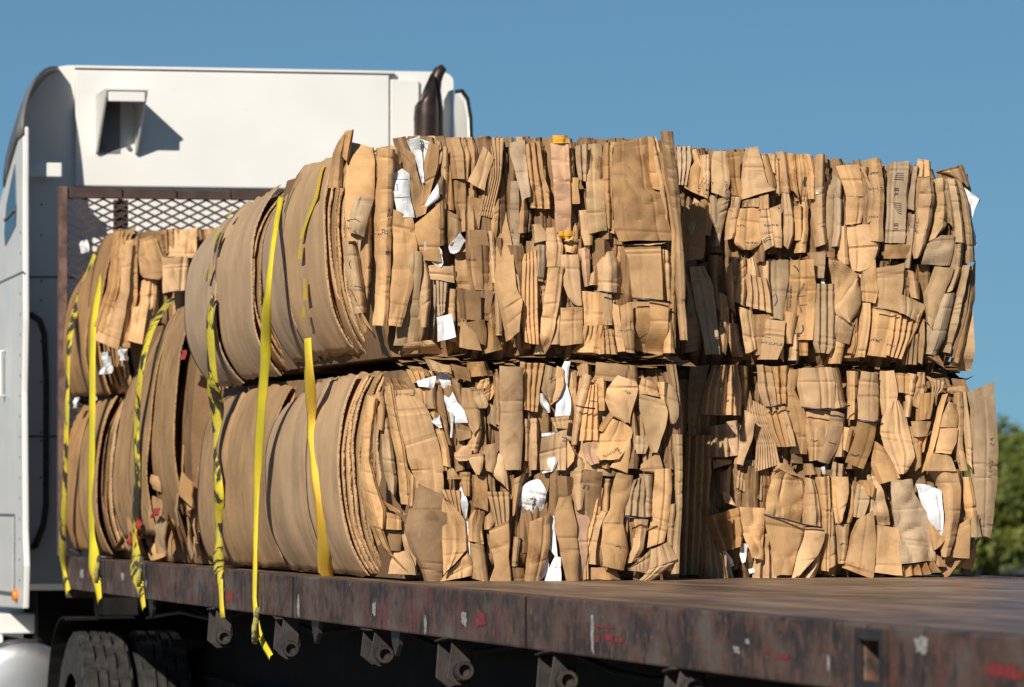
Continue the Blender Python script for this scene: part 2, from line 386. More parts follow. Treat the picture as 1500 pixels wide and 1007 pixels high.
# winches under the rail
def winch(px, py, tilt=0.):
    c = onR(px-4, py, .0); c.y = .045; m = MB()
    e = empty('web_winch', (c.x, 0, DK-.155), None, None); e.parent = tr; e.matrix_parent_inverse = Matrix.Translation(tr.location).inverted()
    e.rotation_euler = (0, rnd.uniform(-.10,.10), rnd.uniform(-.12,.12))
    PLt = -Vector(tr.location)
    for s_ in (-.075, .055):
        m.prism([(.0, c.z-.02), (.03, c.z-.042), (.07, c.z-.04), (.085, DK-.157), (.02, DK-.157)] if s_ > 0 else
                [(-.01, c.z-.01), (.03, c.z-.042), (.07, c.z-.03), (.085, DK-.157), (-.0, DK-.157)], 0, c.x+s_, c.x+s_+.008)
    m.box((c.x-.08, -.01, DK-.163), (c.x+.068, .13, DK-.1565)); m.box((c.x-.066, .075, c.z-.01), (c.x+.054, .083, DK-.164))
    m.build('winch_bracket', M_winch, e, bevel=.002)
    m = MB(); m.tube([(c.x-.06, c.y, c.z), (c.x+.075, c.y, c.z)], .020, 14)
    n = 18; b0 = len(m.v)
    prof = [(.075,.030),(.125,.030),(.128,.027),(.128,.019),(.10,.018)]
    for xx, rr in prof:
        for k in range(n):
            a = 2*math.pi*k/n; m.v.append((c.x+xx, c.y+rr*math.cos(a), c.z+rr*math.sin(a)))
    for i in range(len(prof)-1):
        for k in range(n):
            a = b0+i*n+k; b_ = b0+i*n+(k+1)%n; m.face([a, a+n, b_+n, b_], sm=i in (0,))
    m.face([b0+4*n+k for k in range(n)]); m.face([b0+k for k in range(n)])
    for k in range(3):
        a = 2*math.pi*k/3; m.tube([(c.x+.10, c.y+.024*math.cos(a), c.z+.024*math.sin(a)), (c.x+.10, c.y+.033*math.cos(a), c.z+.033*math.sin(a))], .006, 6)
    m.build('winch_drum', M_dark, e)
for px, py in ((313, 934), (410, 948), (541, 957), (652, 986), (800, 1001), (985, 1012)): winch(px, py)
m = MB()
for px in (228, 470, 588):
    m = MB(); c = onR(px, 905, .05); m.prism([(c.x-.08, DK-.157), (c.x+.08, DK-.157), (c.x+.06, DK-.20), (c.x, DK-.24), (c.x-.06, DK-.20)], 1, .03, .045)
    m.build('rope_hook', M_dark, tr)
lv = Vector(tr.location)-Vector((PIV.x, 0, 0)); tr.rotation_euler.z = PHI
tr.location = (PIV.x+lv.x*math.cos(PHI)-lv.y*math.sin(PHI), lv.x*math.sin(PHI)+lv.y*math.cos(PHI), lv.z)
# ------------------------------------------------------------------ headache rack
RX = TX0+.02
hr = empty('headache_rack', (RX, TW/2, DK), 'rusty bulkhead rack with expanded metal mesh at the front of the trailer', 'bulkhead')
ZT = onY(92, 276, 0).z
for y in (onX(91, 400, RX).y, TW-.06):
    m = MB(); m.box((RX-.03, y-.02, DK), (RX+.03, y+.02, ZT)); m.build('post', M_rust, hr, bevel=.004)
for y in (onX(177, 300, RX).y, 1.18, 1.80):
    m = MB(); m.box((RX-.02, y-.035, DK), (RX-.006, y+.035, ZT-.06)); m.build('post', M_rustd, hr)
m = MB(); 
yp0 = onX(91, 400, RX).y+.024
xx = [yp0+(TW-.09-yp0)*i/9 for i in range(10)]
for a, b_ in zip(xx[:-1], xx[1:]): m.box((RX-.028, a+.004, ZT-.055), (RX+.03, b_-.004, ZT-.005-.004*((xx.index(a))%3)))
m.build('top_bar', M_rustd, hr, bevel=.003)
m = MB(); m.box((RX-.024, .062, DK+.7), (RX-.001, TW-.062, DK+.75)); m.build('cross_bar', M_rustd, hr)
m = MB(); dy, dz = .084, .040; z = DK+.02; row = 0
while z < ZT-.07:
    y = yp0+.045+(row % 2)*dy/2
    while y < TW-.06-dy/2:
        for s_ in (0, 1):
            y2 = y+dy/2*(1 if s_ == 0 else -1)
            if yp0 < y2 < TW-.05: m.beam((RX+.008, y, z), (RX+.011, y2, z+dz/2), .010, .0045, up=(1,0,0))
        y += dy
    z += dz/2; row += 1
m.build('expanded_mesh', M_rustd, hr)
# ------------------------------------------------------------------ truck tractor
WX = -8.95                             # the sleeper's rear wall
DXT = WX+4.66
tk = empty('truck_tractor', (-9.6, 1.2, GZ), 'white semi truck tractor with high sleeper seen from behind the load', 'truck')
def P(px, py, X=WX): return onX(px, py, X)
zt = P(300, 97).z; zb = P(300, 275).z; yl = P(40, 200).y; yr = P(664, 200).y
def rounded(y0, y1, z0, z1, r, n=8, rq=.07):
    pts = [(y0, z0), (y1, z0)]
    for k in range(n+1):
        a = math.pi/2*k/n; pts.append((y1-rq+rq*math.cos(a), z1-rq*.7+rq*.7*math.sin(a)))
    for k in range(n+1):
        a = math.pi/2+math.pi/2*k/n; pts.append((y0+r+r*math.cos(a), z1-r*.9+r*.9*math.sin(a)))
    return pts
# lofted roof and body
m = MB(); secs = [(WX-.012, .0, -.012, .26), (WX-.06, .02, -.015, .28), (WX-.6, .12, -.20, .36), (WX-1.5, .15, -.72, .40), (WX-2.4, .2, -1.2, .45)]
ring = []
for xx, ins, dz_, rr in secs:
    pts = rounded(yl+ins, yr-ins, 1.35, zt+dz_, rr); n0 = len(m.v); m.v += [(xx, y, z) for y, z in pts]; ring.append((n0, len(pts)))
for (a, n), (b_, _) in zip(ring[:-1], ring[1:]):
    for k in range(n): m.face([a+k, b_+k, b_+(k+1)%n, a+(k+1)%n], sm=k > 1)
m.face([ring[-1][0]+k for k in range(n)])
m.build('sleeper_body', M_cab, tk)
# rear wall, slightly recessed below the upper panel
m = MB(); pts = rounded(yl-.02, yr, 1.35, zt-.005, .24, 12); m.prism(pts, 0, WX-.012, WX); m.build('rear_wall', M_cab, tk)
m = MB(); y0 = P(107, 200).y; y1 = P(569, 200).y
m.prism([(y0+.004, zb), (y1-.004, zb), (y1-.004, zt-.03), (y0+.004, zt-.03)], 0, WX+.001, WX+.035); m.build('upper_panel', M_cab, tk, bevel=.006)
m = MB(); m.box((WX+.001, y1+.004, zb), (WX+.030, P(612, 200).y, zt-.05)); m.build('upper_panel', M_cab, tk, bevel=.006)
m = MB(); m.box((WX-.02, y0, zt-.022), (WX+.045, P(575, 200).y, zt-.008)); m.build('roof_lip', M_cab, tk, bevel=.003)
m = MB()
m.box((WX+.0005, P(36, 405).y, P(0,407).z), (WX+.003, P(200, 405).y, P(0,404).z)); m.box((WX+.0005, P(118, 500).y, 1.4), (WX+.0028, P(120, 500).y, P(0,408).z))
m.box((WX+.0005, P(36, 640).y, P(0,641).z), (WX+.003, P(200, 640).y, P(0,638).z)); m.build('panel_seam', M_gasket, tk)
m = MB()
for py in (300, 345, 412, 440, 500, 560, 634, 646, 700):
    for px in (60, 96): q = P(px, py); m.tube([q, q+Vector((.006,0,0))], .006, 6)
m.build('rivet', M_gasket, tk)
# vent hood on the upper panel: a scoop open towards the rear
VX = WX+.035
a = P(150, 141, VX+.05); b_ = P(200, 137, VX+.05); e = P(196, 222, VX); f = P(142, 224, VX)
va = MB(); D = .36
za, zf = a.z, f.z
yL0, yR0 = f.y+.0, e.y+.0
va.prism([(VX+.001, za), (VX+D, za+.01), (VX+.03, zf+.0), (VX+.001, zf)], 1, yL0-.012, yL0)
va.prism([(VX+.001, za), (VX+D, za+.01), (VX+.03, zf+.0), (VX+.001, zf)], 1, yR0, yR0+.012)
va.prism([(VX+.001, za), (VX+D, za+.01), (VX+D, za+.022), (VX+.001, za+.012)], 1, yL0-.012, yR0+.012)
vh = va.build('vent_hood', M_cab, tk, bevel=.002)
va = MB(); va.box((VX+D-.03, yL0+.002, za-.045), (VX+D-.004, yR0-.002, za+.004)); va.build('vent_bar', M_cab, vh, bevel=.004)
va = MB(); va.box((VX+.001, yL0+.002, zf), (VX+.006, (yL0+yR0)/2+.02, za-.01)); va.build('vent_grille', M_fairing, vh)
for yy in (yL0+.03, yR0-.03):
    va = MB(); va.tube([(VX+.001, yy, zf+.03), (VX+.02, yy, zf+.03)], .012, 8); va.build('bolt', M_gasket, vh)
# strut from the wall to the left extender
SX = WX+.45; m = MB(); m.box((SX-.03, P(36,240,SX).y, P(0,258,SX).z), (SX, P(90,240,SX).y, P(0,237,SX).z)); m.box((WX+.03, P(86,240,SX).y-.03, P(0,258,SX).z+.01), (SX-.031, P(90,240,SX).y, P(0,237,SX).z-.01))
m.build('extender_strut', M_cab, tk, bevel=.006)
# side extenders and roof edge; outline in X-Z
EX = WX+.64
def ext_outline(s=0):
    top = onY(62, 98, 0).z
    o = [(-5.9, 1.22), (-4.19, 1.24), (-4.16, 1.45), (-4.20, 1.62), (-4.24, 2.3), (-4.21, 2.65), (-4.23, 3.3), (-4.23, 3.50), (-4.23, 3.60), (-4.27, 3.61), (-4.40, 3.53), (-4.50, 3.49), (-4.67, 3.40), (-4.85, 3.30), (-5.3, 3.0), (-5.9, 2.9)]
    return [(EX+(x_+4.22)*1.3, z_) for x_, z_ in o]
YS = onY(30, 500, 0); ys = onX(33, 500, EX).y
m = MB(); m.prism([(x_, z_) for x_, z_ in ext_outline()], 1, ys, ys+.03); m.build('side_extender', M_cab, tk, bevel=.008)
m = MB(); m.prism([(WX+(x_+4.66)*1.45, z_) for x_, z_ in [(-4.64, 1.3), (-4.40, 1.3), (-4.40, 3.55), (-4.42, 3.70), (-4.47, 3.79), (-4.56, 3.84), (-4.64, 3.845)]], 1, yr-.004, yr+.02); m.build('side_extender', M_cab, tk, bevel=.008)
# roof edge of the extender curls over to the roof
m = MB(); n0 = 0
NE = 12
for dx, zb_, wd in [(0, 3.56, .24), (-.16, 3.55, .27), (-.36, 3.47, .33), (-.58, 3.38, .42), (-.66, 3.34, .46)]:
    for k in range(NE+1):
        a = math.pi/2*k/NE; oy = wd*(1-math.cos(a)); m.v.append((EX-.005+dx*(1-oy/.6)-2.1*oy, ys+.004+oy, zb_+(3.925-zb_)*math.sin(a)))
for i in range(4):
    for k in range(NE): a_ = i*(NE+1)+k; m.face([a_, a_+NE+1, a_+NE+2, a_+1], sm=True)
o = m.build('roof_edge', M_fairing, tk); so_ = o.modifiers.new('s', 'SOLIDIFY'); so_.thickness = .015
m = MB(); rim = [(-4.64, 3.855), (-4.55, 3.85), (-4.46, 3.80), (-4.41, 3.70), (-4.395, 3.55), (-4.39, 3.3), (-4.39, 2.0)]
RK = lambda x_: WX+(x_+4.66)*1.45
m.tube([(RK(x_), yr+.01, z_) for x_, z_ in rim], .010, 8); m.build('extender_seal', M_blk, tk)
# side window, access door, handle, lamp on the outer side
def yq(px, py, d=.0): q = onY(px, py, ys-d); return q.x, q.z
m = MB(); m.prism([yq(22, 240), yq(24, 300), yq(23, 330), yq(8, 360), yq(7, 340), yq(10, 300)], 1, ys-.006, ys-.001)
fr_ = m.build('side_window', M_glass, tk)
m = MB(); m.prism([yq(8, 321), yq(23, 305), yq(23, 309), yq(8, 325)], 1, ys-.012, ys-.0065); m.build('window_bar', M_gasket, fr_)
x0_, z1_ = yq(2, 757); x1_, z0_ = yq(22, 868)
m = MB(); m.box((x0_-.15, ys-.008, z0_), (x1_, ys-.002, z1_)); dr = m.build('access_door', M_cab, tk, bevel=.004)
m = MB(); m.box((x0_-.165, ys-.006, z0_-.015), (x1_+.015, ys-.0015, z1_+.015)); m.build('door_seal', M_gasket, dr)
m = MB(); q = Vector((yq(8, 515)[0], ys-.03, yq(8, 515)[1])); q2 = Vector((yq(8, 580)[0], ys-.03, yq(8, 580)[1])); m.tube([q+Vector((0,.028,0)), q, q2, q2+Vector((0,.028,0))], .01, 8); m.build('door_handle', M_cab, tk)
m = MB(); q = Vector((yq(26, 872)[0], ys, yq(26, 872)[1])); m.tube([q, q+Vector((0,-.018,0)), q+Vector((0,-.026,0))], [.03,.03,.018], 14); m.build('marker_lamp', M_amber, tk)
m = MB()
for py in list(range(340, 880, 30)):
    x_, z_ = yq(31, py); m.tube([(x_-.03, ys, z_), (x_-.03, ys-.004, z_)], .006, 6)
m.build('rivet', M_gasket, tk)
m = MB(); x_, z_ = yq(2, 412); x2_, z2_ = yq(34, 398); m.beam((x_-.3, ys-.0015, z_-.01), (x2_, ys-.0015, z2_), .004, .008); m.build('panel_seam', M_gasket, tk)
# grab handle on the rear wall
m = MB(); m.tube([P(42,462,WX), P(46,462,WX+.08), P(58,470,WX+.09), P(65,490,WX+.09), P(68,560,WX+.09), P(68,740,WX+.09), P(64,770,WX+.09), P(52,800,WX+.08), P(46,802,WX)], .017, 10); m.build('grab_handle', M_dark, tk)
# exhaust stack with a split, leaf-shaped tip
EXX = WX+.24
m = MB(); c = P(624, 300, EXX); n = 20; rr = .062; zz = [1.6, 2.4, 3.2, P(0,170,EXX).z]; n0 = 0
z3, z4 = zz[3], P(0, 94, EXX).z
for i in range(8):
    for k in range(n):
        a = 2*math.pi*k/n
        if i < 4: z_ = zz[i]; r_ = rr
        else:
            t_ = (i-3)/4; hgt = .60+.40*max(0, math.cos(a-1.9))**1.2-.30*max(0, math.cos(a+1.6))
            z_ = z3+(z4-z3)*t_*hgt; r_ = rr*(1-.35*t_**2*max(0, math.cos(a-1.9)))*(1.05-.1*t_)
        m.v.append((c.x+r_*math.cos(a), c.y+r_*math.sin(a), z_))
for i in range(7):
    for k in range(n): a_ = n0+i*n+k; b2 = n0+i*n+(k+1)%n; m.face([a_, b2, b2+n, a_+n], sm=True)
o = m.build('exhaust_stack', M_stack, tk); so_ = o.modifiers.new('s', 'SOLIDIFY'); so_.thickness = .004
m = MB(); pts = [P(641, 200, EXX-.06), P(640, 160, EXX-.06), P(637, 132, EXX-.06), P(638, 116, EXX-.06), P(643, 104, EXX-.06), P(650, 98, EXX-.06)]; m.tube(pts, [.030,.032,.030,.032,.030,.020], 12); m.build('exhaust_tip', M_stack, tk)
# frame, fuel tank, step, wheels under the cab
m = MB()
for y in (.82, 1.62): m.box((-13, y, .78), (-6.2, y+.08, 1.04))
m.box((WX+.06, .3, 1.20), (WX+.36, 2.1, 1.34)); m.box((WX-.5, .02, .45), (WX+.02, 2.2, 1.31)); m.box((AX+.75, .1, .5), (AX+.76, 2.2, 1.3)) if False else None  # second box is added: black filler so the gap under the cab reads as shade
m.build('chassis_frame_and_dark_fill', M_blk, tk)
m = MB(); n = 32; TKX = WX+.1; ty, tz, trd = P(38, 950, TKX).y, .735, .335; sect = [(TKX-1.7, 1), (TKX-.075, 1), (TKX-.055, 1), (TKX-.03, .95), (TKX-.015, .75), (TKX-.005, .45), (TKX, .02)]
n0 = len(m.v)
for xx, k_ in sect:
    for k in range(n): a = 2*math.pi*k/n; m.v.append((xx, ty+trd*k_*math.cos(a), tz+trd*k_*math.sin(a)))
for i in range(len(sect)-1):
    for k in range(n): a_ = n0+i*n+k; b2 = n0+i*n+(k+1)%n; m.face([a_, a_+n, b2+n, b2], sm=True)
ft = m.build('fuel_tank', M_chrome, tk)
m = MB(); m.tube([(TKX-.10, ty, tz), (TKX-.08, ty, tz)], trd+.008, 32); m.build('tank_strap', M_dark, ft)
m = MB(); m.box((-11, ys-.02, 1.10), (WX-.1, ys+.3, 1.20)); m.box((-11, ys-.04, 1.02), (WX-.12, ys+.01, 1.19)); m.build('cab_step', M_cab, tk, bevel=.01)
m = MB()
for k in range(5): m.tube([(DXT-4.5+.02*k, .1+.1*k, 1.08), (DXT-4.45, .25+.05*k, 1.02-.03*k), (DXT-4.4, .6, 1.0+.02*k), (DXT-4.3, .9, 1.05)], .014, 6)
m.build('air_hose', M_dark, tk)
def tyre(cx, y0, y1, cz, r, parent):
    wob = bpy.data.objects.new('wheel', None); col.objects.link(wob); wob.location = (cx, (y0+y1)/2, cz); wob.parent = parent; wob.matrix_parent_inverse = Matrix.Translation(parent.location).inverted()
    m = MB(); n = 96; w_ = y1-y0
    prof = [(.0,.60),(-.01,.72),(-.004,.86),(.010,.955),(.022,.985),(.026,1.0),(.066,1.0),(.069,.955),(.083,.955),(.086,1.0),(.116,1.0),(.119,.96),(.123,.96)]
    prof += [(w_-a, b) for a, b in prof[::-1] if a < w_/2]
    prof = [(a, b) for a, b in prof if True]
    n0 = len(m.v)
    for a_, b_ in prof:
        for k in range(n):
            t = 2*math.pi*k/n; rr = r*b_
            if b_ >= .985 and (k//2 + (1 if a_ > w_/2 else 0)) % 3 == 0: rr -= .022
            m.v.append((cx+rr*math.cos(t), y0+a_, cz+rr*math.sin(t)))
    for i in range(len(prof)-1):
        for k in range(n): q = n0+i*n+k; q2 = n0+i*n+(k+1)%n; m.face([q, q2, q2+n, q+n], sm=prof[i][1] < .95)
    m.build('tyre', M_tyre, wob)
    m = MB(); m.tube([(cx, y0+.07, cz), (cx, y0+.05, cz)], r*.61, 32); m.tube([(cx, y0+.05, cz), (cx, y0-.01, cz)], [.13,.09], 20); m.build('rim', M_rim, wob)
AX, AZ, AR = onY(150, 930, .19).x, .625, .515
tyre(AX, .04, .29, AZ, AR, tk); tyre(AX, .32, .57, AZ, AR, tk)
tyre(AX, 1.68, 1.96, AZ, AR, tk); tyre(AX, 2.0, 2.28, AZ, AR, tk)
tyre(AX-1.32, .36, .64, AZ, AR, tk)
m = MB(); m.tube([(AX, .5, AZ), (AX, 2.1, AZ)], .07, 12); m.build('axle', M_blk, tk)
m = MB(); arc = [(AX+(AR+.07)*math.cos(R(a)), AZ+(AR+.07)*math.sin(R(a))) for a in range(80, 190, 10)]
inn = [(AX+(AR+.062)*math.cos(R(a)), AZ+(AR+.062)*math.sin(R(a))) for a in range(80, 190, 10)][::-1]
m.prism(arc+inn, 1, .0, .34); m.build('mudguard', M_blk, tk)
# ------------------------------------------------------------------ cardboard
COL = {'t': (.485,.300,.152), 'b': (.375,.220,.102), 'k': (.40,.275,.16), 'd': (.24,.14,.068), 'p': (.47,.285,.175),
       'o': (.62,.30,.03), 's': (.45,.302,.178), 'w': (.8,.8,.8)}
def jitcol(c, r, a=.19):
    k = 1+r.uniform(-a, a); h = r.uniform(-.05, .07)
    return tuple(min(1, x*k*(1+h*s)) for x, s in zip(COL[c], (1, 0, -2)))
ORG = {'A':(500,190),'C':(750,190),'E':(500,520),'G':(750,520),'I':(980,200),'K':(1210,210),'M':(990,530),'O':(1220,530)}
def catm(pts, n):
    """resample a list of 4-tuples evenly to n rungs with a light Catmull-Rom"""
    if len(pts) == 2: return [[pts[0][k]+(pts[1][k]-pts[0][k])*i/(n-1) for k in range(4)] for i in range(n)]
    L = [0]
    for a, b in zip(pts[:-1], pts[1:]): L.append(L[-1]+max(1e-5, math.hypot((a[0]+a[2]-b[0]-b[2])/2, (a[1]+a[3]-b[1]-b[3])/2)))
    out = []
    for i in range(n):
        s = L[-1]*i/(n-1); j = 0
        while j < len(L)-2 and s > L[j+1]: j += 1
        t = (s-L[j])/(L[j+1]-L[j]); p1, p2 = pts[j], pts[j+1]; p0 = pts[max(0, j-1)]; p3 = pts[min(len(pts)-1, j+2)]
        row = []
        for k in range(4):
            lin = p1[k]+(p2[k]-p1[k])*t
            m1 = (p2[k]-p0[k])/2; m2 = (p3[k]-p1[k])/2; t2 = t*t; t3 = t2*t
            cr = (2*t3-3*t2+1)*p1[k]+(t3-2*t2+t)*m1+(-2*t3+3*t2)*p2[k]+(t3-t2)*m2
            row.append(lin*.8+cr*.2)
        out.append(row)
    return out
def sstep(a, b, x):
    t = max(0, min(1, (x-a)/(b-a))); return t*t*(3-2*t)
BASE = lambda y, z: 0.0
BVH_PARTS = {}
def sheet(parent, rungs, kind, colr, lay, X0, r, tuck='', name=None, into=None, cell=.0085):
    """one piece of cardboard on the bale's end face. rungs: (yl, zl, yr, zr) from top to bottom, metres in the plane X = X0"""
    if colr != 'w' and colr != 'o' and into is None:
        g_ = []
        for q in rungs:
            w0 = max(1e-4, math.hypot(q[2]-q[0], q[3]-q[1])); e_ = .0035+.05*w0; ux, uz = (q[2]-q[0])/w0, (q[3]-q[1])/w0
            g_.append((q[0]-ux*e_, q[1]-uz*e_, q[2]+ux*e_, q[3]+uz*e_))
        rungs = g_
    W = sum(math.hypot(q[2]-q[0], q[3]-q[1]) for q in rungs)/len(rungs)
    H = sum(math.hypot((a[0]+a[2]-b[0]-b[2])/2, (a[1]+a[3]-b[1]-b[3])/2) for a, b in zip(rungs[:-1], rungs[1:]))
    npl = int(kind[1:]) if kind[0] == 'g' and len(kind) > 1 else 1
    nu = max(6, min(46, int(W/cell)+1, )) if kind[0] != 'g' else max(npl*7, int(W/cell))
    if kind[0] == 'r': nu = max(nu, 10)
    nv = max(5, min(70, int(H/cell)+1))
    rows = catm(rungs, nv+1)
    off = lay*.0088-.030
    seed = r.uniform(0, 500)
    asym = r.uniform(.25, .75); ridge = r.uniform(.5, 1)
    cy = sum(q[0]+q[2] for q in rungs)/2/len(rungs); cz = sum(q[1]+q[3] for q in rungs)/2/len(rungs)
    cre = []
    nc = {'f': 3, 'r': 3, 'v': 2, 'g': 2, 'w': 7, 'c': 9}.get(kind[0], 3)
    for _ in range(nc+int(H/.2)):
        vert = r.random() < (.25 if kind[0] != 'w' else .6)
        ang = (math.pi/2 if not vert else 0)+r.gauss(0, .35)
        cre.append((cy+r.uniform(-.5,.5)*W, cz+r.uniform(-.5,.5)*H, math.cos(ang), math.sin(ang), r.choice((-1, 1))*r.uniform(.04, .22)*(1.6 if kind[0] in 'wc' else 1)))
    dents = [(r.uniform(.04,.96), r.uniform(-.03,.03), r.uniform(.0015,.004), r.uniform(.003,.006)) for _ in range(int(H/(.075 if kind[0] in 'rg' else .12))+r.choice((0,1)))]
    vg = [(r.uniform(.12,.88), r.uniform(-.12,.12), r.uniform(.002,.006), r.uniform(.003,.006)) for _ in range(r.choice((0,1,1,2,3)) if kind[0] in 'frvc' and W > .03 else 0)]
    tx = max(-.4, min(.4, r.gauss(0, .20)))*min(W, .14); tz = r.gauss(0, .06)*min(H, .3); crump = .5+1.6*r.random()**2.5
    curl = r.uniform(-.004, .012); lc = r.choice((0, 0, .02)) if kind[0] == 'f' else 0; rc_ = r.choice((0, 0, .02)) if kind[0] == 'f' else 0
    e0 = r.uniform(.08,.22); e1 = r.uniform(.08,.3); rsl = r.uniform(0,.35); asym = r.uniform(.32,.62) if kind[0] == 'r' else asym
    phs = [r.uniform(.7, 1.3) for _ in range(npl)]
    wavy = r.uniform(.1, 1)*.004
    mb = into or MB(); n0 = len(mb.v); front = []; uvs = []
    for j, q in enumerate(rows):
        v = j/nv; ww = math.hypot(q[2]-q[0], q[3]-q[1])
        wl = noise.noise(Vector((seed, v*H*16, 0)))*.0035; wr = noise.noise(Vector((seed+9, v*H*16, 0)))*.0035
        for i in range(nu+1):
            u = i/nu
            y = q[0]+(q[2]-q[0])*u + (wl if i == 0 else 0)+(wr if i == nu else 0); z = q[1]+(q[3]-q[1])*u
            if j in (0, nv): z += noise.noise(Vector((seed+3, u*W*25, v*7)))*.004
            x = off
            k0 = kind[0]
            if k0 == 'r':
                dp = min(ww*.62, .042)
                if u < e0: x += dp*(-.95+ .85*u/e0)
                elif u < asym: x += dp*(-.10+.32*(u-e0)/(asym-e0))
                elif u < 1-e1: x += dp*(.22-(.25+rsl)*(u-asym)/(1-e1-asym))
                else: x += dp*(-.03-rsl-.9*(u-1+e1)/e1)
            elif k0 == 'v':
                a = (u/asym if u < asym else (1-u)/(1-asym)); x += min(ww*.6, .035)*(a-.6)
            elif k0 == 'g':
                t = u*npl; kk = min(npl-1, int(t)); fr = t-kk
                a = abs(2*fr-1); x += min(W/npl*.85, .030)*phs[kk]*((1-a**1.3)-.6)
            else:
                a = abs(2*u-1); x += curl*(1-a*a) + tx*(u-.5)
                if u < .12: x -= lc*(1-u/.12)**2
                if u > .88: x -= rc_*((u-.88)/.12)**2
            x += tz*(v-.5) + wavy*math.sin(v*H*9+seed)
            for (py, pz, ny, nz, am) in cre: x += am*abs((y-py)*ny+(z-pz)*nz)*.5 - abs(am)*.012
            for dv, sl, da, dw in dents:
                dd = (v-dv-sl*(u-.5))*H; x -= 1.5*da*math.exp(-(dd/dw)**2)
            for gu, gs, ga, gw in vg: x -= ga*math.exp(-(((u-gu-gs*(v-.5))*W)/gw)**2)
            p = Vector((y*9, z*9, seed)); x += noise.noise(p)*.0035*(2.0 if k0 in 'wc' else 1); x += (abs(noise.noise(p*1.7))*.012-.004)*(2.2 if k0 in 'wc' else crump*.8)
            if 't' in tuck: x -= .055*(1-sstep(0, .10/max(H,.1), v))**2
            if 'b' in tuck: x -= .055*(sstep(1-.10/max(H,.1), 1, v))**2
            x += BASE(y, z)
            mb.v.append((X0+x, y, z)); uvs.append((u*W, v*H))
    th = .0035 if kind[0] not in 'wc' else .0008
    N1 = (nu+1)*(nv+1)
    for k in range(N1): a = mb.v[n0+k]; mb.v.append((a[0]-th, a[1], a[2]))
    smq = False
    def F(idx, mi=0, sm=True, back=0):
        mb.face([n0+q for q in idx], [uvs[q % N1] for q in idx], mi, sm)
    for j in range(nv):
        for i in range(nu):
            a = j*(nu+1)+i; b = a+1; c = b+nu+1; d = a+nu+1
            F((a, d, c, b), 0, smq); F((a+N1, b+N1, c+N1, d+N1))
    for i in range(nu):
        F((i+1, i+1+N1, i+N1, i), 1, False); a = nv*(nu+1)+i; F((a, a+N1, a+1+N1, a+1), 1, False)
    for j in range(nv):
        a = j*(nu+1); d = a+nu+1; F((a, a+N1, d+N1, d), 1, False); a += nu; d += nu; F((d, d+N1, a+N1, a), 1, False)
    if into is None:
        mats = [M_paper, M_paper] if colr == 'w' else [M_card, M_edge]
        o = mb.build(name or ('white_paper' if colr == 'w' else 'cardboard_sheet'), mats, parent, jitcol(colr, r))
        return o
def parse(txt, parent, X0, r, boxes, allb):
    for ln in txt.strip().splitlines():
        ln = ln.split('#')[0].strip()
        if not ln: continue
        head, body = ln.split('|'); h = head.split(); o = ORG[h[0]]
        rg = []
        for seg in body.split(';'):
            a = [float(x) for x in seg.replace(',', ' ').split()]
            p = onX(o[0]+a[0]/5.924, o[1]+a[1]/5.924, X0); q = onX(o[0]+a[2]/5.924, o[1]+a[3]/5.924, X0)
            rg.append((p.y, p.z, q.y, q.z))
        ob = sheet(parent, rg, h[1], h[2], float(h[3]), X0, r, h[4] if len(h) > 4 else '')
        allb.append(ob)
